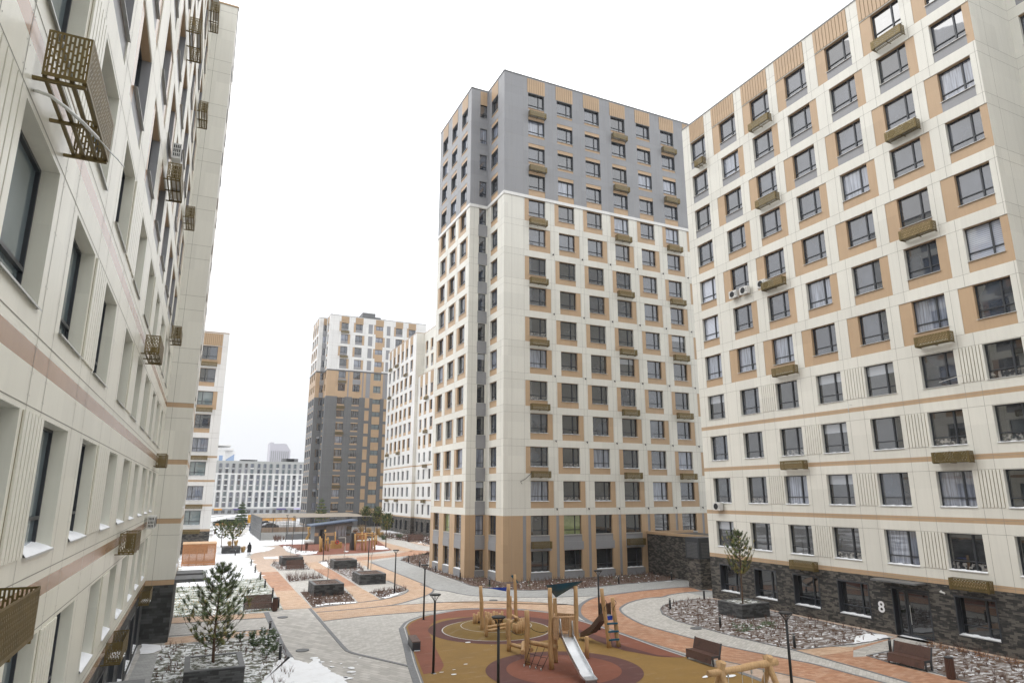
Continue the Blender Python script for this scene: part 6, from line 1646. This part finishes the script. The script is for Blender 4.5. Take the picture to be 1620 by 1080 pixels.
for i, x in enumerate(xs):
    tall = i % 4 == 3 or i == 0; wc = (xs[min(i+1,len(xs)-1)]-xs[min(i+1,len(xs)-1)-1])*.56
    for a_, b2 in ((734,748.5), (751,775 if not tall else 801.5), (778.5,801.5)):
        rc.append((x-wc*.62, x+wc*.62, zz(b2), zz(a_), 'midg_', .15))
    for z in zr_: wn_.append(dict(u0=x-wc*.36, u1=x+wc*.36, z0=z-.95, z1=z+.75, fd=.3, sill=0))
    wn_.append(dict(u0=x-wc*.5, u1=x+wc*.5, z0=zz(811), z1=zz(806), fd=.3, sill=0, kind='room'))
    if tall:
        for z in zr_: rc.append((x-wc*.5, x+wc*.5, z-1.4, z-.98, 'white', -.2))
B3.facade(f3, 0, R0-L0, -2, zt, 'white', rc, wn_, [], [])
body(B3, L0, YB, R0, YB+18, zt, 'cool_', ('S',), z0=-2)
B3.finish()
m = MB(); 
for c in (470, 490, 530, 990, 1040): m.box(far_at(320+c/7.717, 725, YB)[0]-L0, 4, zt, far_at(320+c/7.717, 725, YB)[0]-L0+5, 9, far_at(414, 726.5 if c < 900 else 723.5, YB)[2])
m.build('roof_plant', M['dgrey'], B3.root)
m = MB()
for c0_, c1_, mt in ((140,240,0),(905,1020,1),(1115,1205,2),(380,480,1)): m.box(far_at(320+c0_/7.717, 805, YB)[0]-L0, -.5, zz(806), far_at(320+c1_/7.717, 805, YB)[0]-L0, -.2, zz(803.6), mt)
m.build('shop_sign', [M['amber'], plain('violet sign', (.12,.10,.28), .5), plain('lilac sign', (.65,.6,.85), .5)], B3.root)
# towers on the skyline
def far_pt(u, v, Y): return far_at(u, v, Y)
YT = 560; a, b_ = far_at(343, 728, YT), far_at(372.5, 728, YT); o = empty('skyscraper', (a[0], YT, 0)); tag(o, 'white tower with tall blue windows on the skyline, left', 'office tower')
w_ = b_[0]-a[0]; zt2 = far_at(360, 712, YT)[2]; zt3 = far_at(360, 702.5, YT)[2]
m = MB(); m.box(-20,0,0,w_-8,30,zt2+.0); m.prism([(w_-8,0),(w_,14),(w_,30),(w_-8,30)], 0, zt2); m.box(-20,-.5,zt2,w_-2,30,zt2+1.5); m.box(-20,5,zt2+1.5,w_-10,25,zt3-2.5); m.box(-20,2,zt3-1,w_-4,28,zt3)
m.build('wall', M['white'], o)
m = MB()
for i in range(6): x = w_-12-i*4.6; m.box(x,-.3,0,x+2.6,-.05,zt2-4)
m.quad([(w_-7,1.4,0),(w_-.6,12.8,0),(w_-.6,12.8,zt2-2),(w_-7,1.4,zt2-7)]); m.build('window', plain('blue glazing', (.22,.34,.55), .25), o)
YT = 800; a, b_ = far_at(425.5, 728, YT), far_at(458.5, 728, YT); o = empty('skyscraper', (a[0], YT, 0)); tag(o, 'lilac-grey hazy tower on the skyline behind the far block', 'office tower')
w_ = b_[0]-a[0]; zf = lambda v: far_at(440, v, YT)[2]
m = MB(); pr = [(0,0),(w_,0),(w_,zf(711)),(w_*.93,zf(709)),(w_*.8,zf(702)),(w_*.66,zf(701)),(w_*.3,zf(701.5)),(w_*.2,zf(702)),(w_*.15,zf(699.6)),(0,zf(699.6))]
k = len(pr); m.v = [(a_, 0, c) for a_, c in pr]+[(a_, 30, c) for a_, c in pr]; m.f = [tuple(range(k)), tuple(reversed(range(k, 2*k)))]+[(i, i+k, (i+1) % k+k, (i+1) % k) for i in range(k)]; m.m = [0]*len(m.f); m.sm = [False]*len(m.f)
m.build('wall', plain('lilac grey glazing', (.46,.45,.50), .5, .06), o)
m = MB()
for i in range(9): m.box(w_*(.06+.1*i),-.4,0,w_*(.06+.1*i)+1.2,-.05,zf(713))
m.build('fin', M['grey'], o)
# block behind the camera: closes the yard on its near side
BC = Bld('apartment_building', -16, -34, 'cream block behind the viewpoint closing the yard', lod=2)
fc = Face(60, -34, 180); r, w, rb = block_rows(12, [(2+3.6*i, 4+3.6*i) for i in range(20)], .5, .5, {}, 9)
BC.facade(fc, 0, 76, -.3, 40.75, 'cream', r, w, [], [])
body(BC, -16, -50, 60, -34, 40.75, 'cream', ('N',)); BC.finish()
# ---------------------------------------------------------------- people
def person(x, y, rz, lb, coat, legs_, h=1.66, arm=.0, hood=True):
    o = empty('person', (x, y, .01), rz); tag(o, lb, 'person', None)
    k = h/1.7
    V = [(0,0,.92),(0,0,1.12),(0,0,1.36),(0,0,1.47),(0,.01,1.56),(0,.01,1.64),
         (.09,0,.88),(.10,.05,.48),(.10,.02,.08),(.10,-.12,.04),(-.09,0,.88),(-.10,-.06,.48),(-.10,-.10,.09),(-.10,-.22,.05),
         (.19,0,1.38),(.25,.02,1.12),(.24,-.08,.88),(.24,-.13,.80),(-.19,0,1.38),(-.25,.0,1.12),(-.24,-.05,.88),(-.24,-.09,.80)]
    E_ = [(0,1),(1,2),(2,3),(3,4),(4,5),(0,6),(6,7),(7,8),(8,9),(0,10),(10,11),(11,12),(12,13),(2,14),(14,15),(15,16),(16,17),(2,18),(18,19),(19,20),(20,21)]
    Rr = [.15,.145,.15,.06,.095,.085,.09,.065,.05,.04,.09,.065,.05,.04,.075,.055,.045,.035,.075,.055,.045,.035]
    me = bpy.data.meshes.new('body'); me.from_pydata([(a*k, b*k, c*k) for a, b, c in V], E_, []); b = link('body', me, o)
    sk = b.modifiers.new('skin', 'SKIN')
    for i, sv in enumerate(me.skin_vertices[0].data): sv.radius = (Rr[i]*k, Rr[i]*k*.85); sv.use_root = (i == 0)
    b.modifiers.new('sub', 'SUBSURF').render_levels = 1; me.materials.append(legs_)
    m = MB(); m.tube([(0,0,.42*k),(0,0,.7*k),(0,0,1.0*k),(0,0,1.3*k),(0,0,1.44*k),(0,0,1.47*k)], [.27*k,.25*k,.2*k,.215*k,.17*k,.09*k], 14); m.build('coat', coat, o)
    if hood: m = MB(); m.blob((0,.02,1.6*k), .135*k, 0, 12, 8, 1.1, .02); m.build('hood', coat, o)
    else: m = MB(); m.blob((0,.03,1.64*k), .11*k, 0, 12, 8, 1.0, .02); m.build('hair', M['bark'], o)
    m = MB(); m.blob((0,-.065*k,1.58*k), .075*k, 0, 10, 6, 1.2, .02); m.build('face', M['skin'], o)
p = G(393.5,878); person(p[0], p[1], 2.8, 'person in a long black hooded coat walking away across the snow', M['coat'], M['coat'])
p = G(395.6,842.5); person(p[0], p[1], .6, 'distant person in a dark blue coat beside the sports cage', M['bluecoat'], M['coat'], 1.75, hood=False)
# paving lids and drains
for i, (u, v, r_, lb) in enumerate(((780.6,949.4,.32,'dark manhole cover on the pale path before the playground top'),(1101,993.8,.34,'dark manhole cover on the pale path near the right bed'),(447.3,976.3,.34,'manhole cover ringed with snow on the coursed paving'),(478.3,1028.7,.34,'manhole cover under a snow ring near the snow field'))):
    m = MB(); m.tube([(0,0,.0),(0,0,.045)], r_, 20); o = m.build('manhole_cover', M['rim']); o.location = (*G(u, v), 0); tag(o, lb, 'manhole cover', 'manhole covers')
# ---------------------------------------------------------------- camera, light, render settings
cam = bpy.data.cameras.new('camera'); co = bpy.data.objects.new('camera', cam); COL.objects.link(co)
cam.sensor_width = 36; cam.lens = 36*F/1620; cam.clip_start = .1; cam.clip_end = 4000
co.location = (0, 0, H); co.rotation_euler = (pi/2+PITCH, 0, -YAW); S.camera = co
w = bpy.data.worlds.new('World'); S.world = w; w.use_nodes = True
nt = w.node_tree; bg = nt.nodes['Background']
sky = nt.nodes.new('ShaderNodeTexSky'); sky.sky_type = 'NISHITA'; sky.sun_disc = False
SUN_EL, SUN_AZ = radians(50), radians(-65)
sky.sun_elevation = SUN_EL; sky.sun_rotation = SUN_AZ; sky.dust_density = 6; sky.air_density = 1.2
# closed cloud deck: brighter overhead than at the horizon
tc = nt.nodes.new('ShaderNodeTexCoord'); sp_ = nt.nodes.new('ShaderNodeSeparateXYZ'); nt.links.new(tc.outputs['Generated'], sp_.inputs[0])
zr_ = ramp(nt, sp_.outputs[2], [(0.0, (6.9/20, 7.15/20, 7.5/20)), (.11, (7.8/20, 7.95/20, 8.15/20)), (.24, (10/20, 10.1/20, 10.4/20)), (.42, (13.6/20, 13.7/20, 13.9/20)), (.68, (15.8/20, 15.8/20, 15.8/20)), (1.0, (17.3/20, 17.2/20, 17.1/20))])
cl = noisetex(nt, tc.outputs['Generated'], 2.0, 4, .55)
zr2 = mixc(nt, .12, zr_, mixc(nt, 1.0, zr_, ramp(nt, cl, [(.3, .55), (.7, 1.0)]), 'MULTIPLY'))
vm = nt.nodes.new('ShaderNodeVectorMath'); vm.operation = 'SCALE'; vm.inputs[3].default_value = 20; nt.links.new(zr2, vm.inputs[0])
mx = mixc(nt, .93, sky.outputs[0], vm.outputs[0])
nt.links.new(mx, bg.inputs[0]); bg.inputs[1].default_value = .108
sl = bpy.data.lights.new('sun', 'SUN'); sl.energy = .8; sl.angle = radians(35); sl.color = (1, .985, .96)
so = bpy.data.objects.new('sun', sl); COL.objects.link(so)
sd = Vector((sin(SUN_AZ)*cos(SUN_EL), cos(SUN_AZ)*cos(SUN_EL), sin(SUN_EL)))   # towards the sun: from behind the left block
so.rotation_euler = sd.to_track_quat('Z', 'Y').to_euler()
S.render.engine = 'CYCLES'
S.cycles.max_bounces = 6; S.cycles.diffuse_bounces = 3; S.cycles.glossy_bounces = 3; S.cycles.transparent_max_bounces = 8
S.view_settings.view_transform = 'Standard'; S.view_settings.look = 'None'; S.view_settings.exposure = .3; S.view_settings.gamma = 1
# thin winter haze between the yard and the skyline
hz_ = MB(); hz_.box(-260,-80,-3,700,900,150)
mh = bpy.data.materials.new('haze'); mh.use_nodes = True; nt = mh.node_tree
for n in list(nt.nodes):
    if n.type == 'BSDF_PRINCIPLED': nt.nodes.remove(n)
pv = nt.nodes.new('ShaderNodeVolumePrincipled'); pv.inputs['Color'].default_value = (.93,.95,1,1); pv.inputs['Density'].default_value = .00022; pv.inputs['Anisotropy'].default_value = .2
nt.links.new(pv.outputs[0], nt.nodes['Material Output'].inputs['Volume'])
ho = hz_.build('haze', mh); ho['kind'] = 'stuff'
S.cycles.volume_bounces = 1
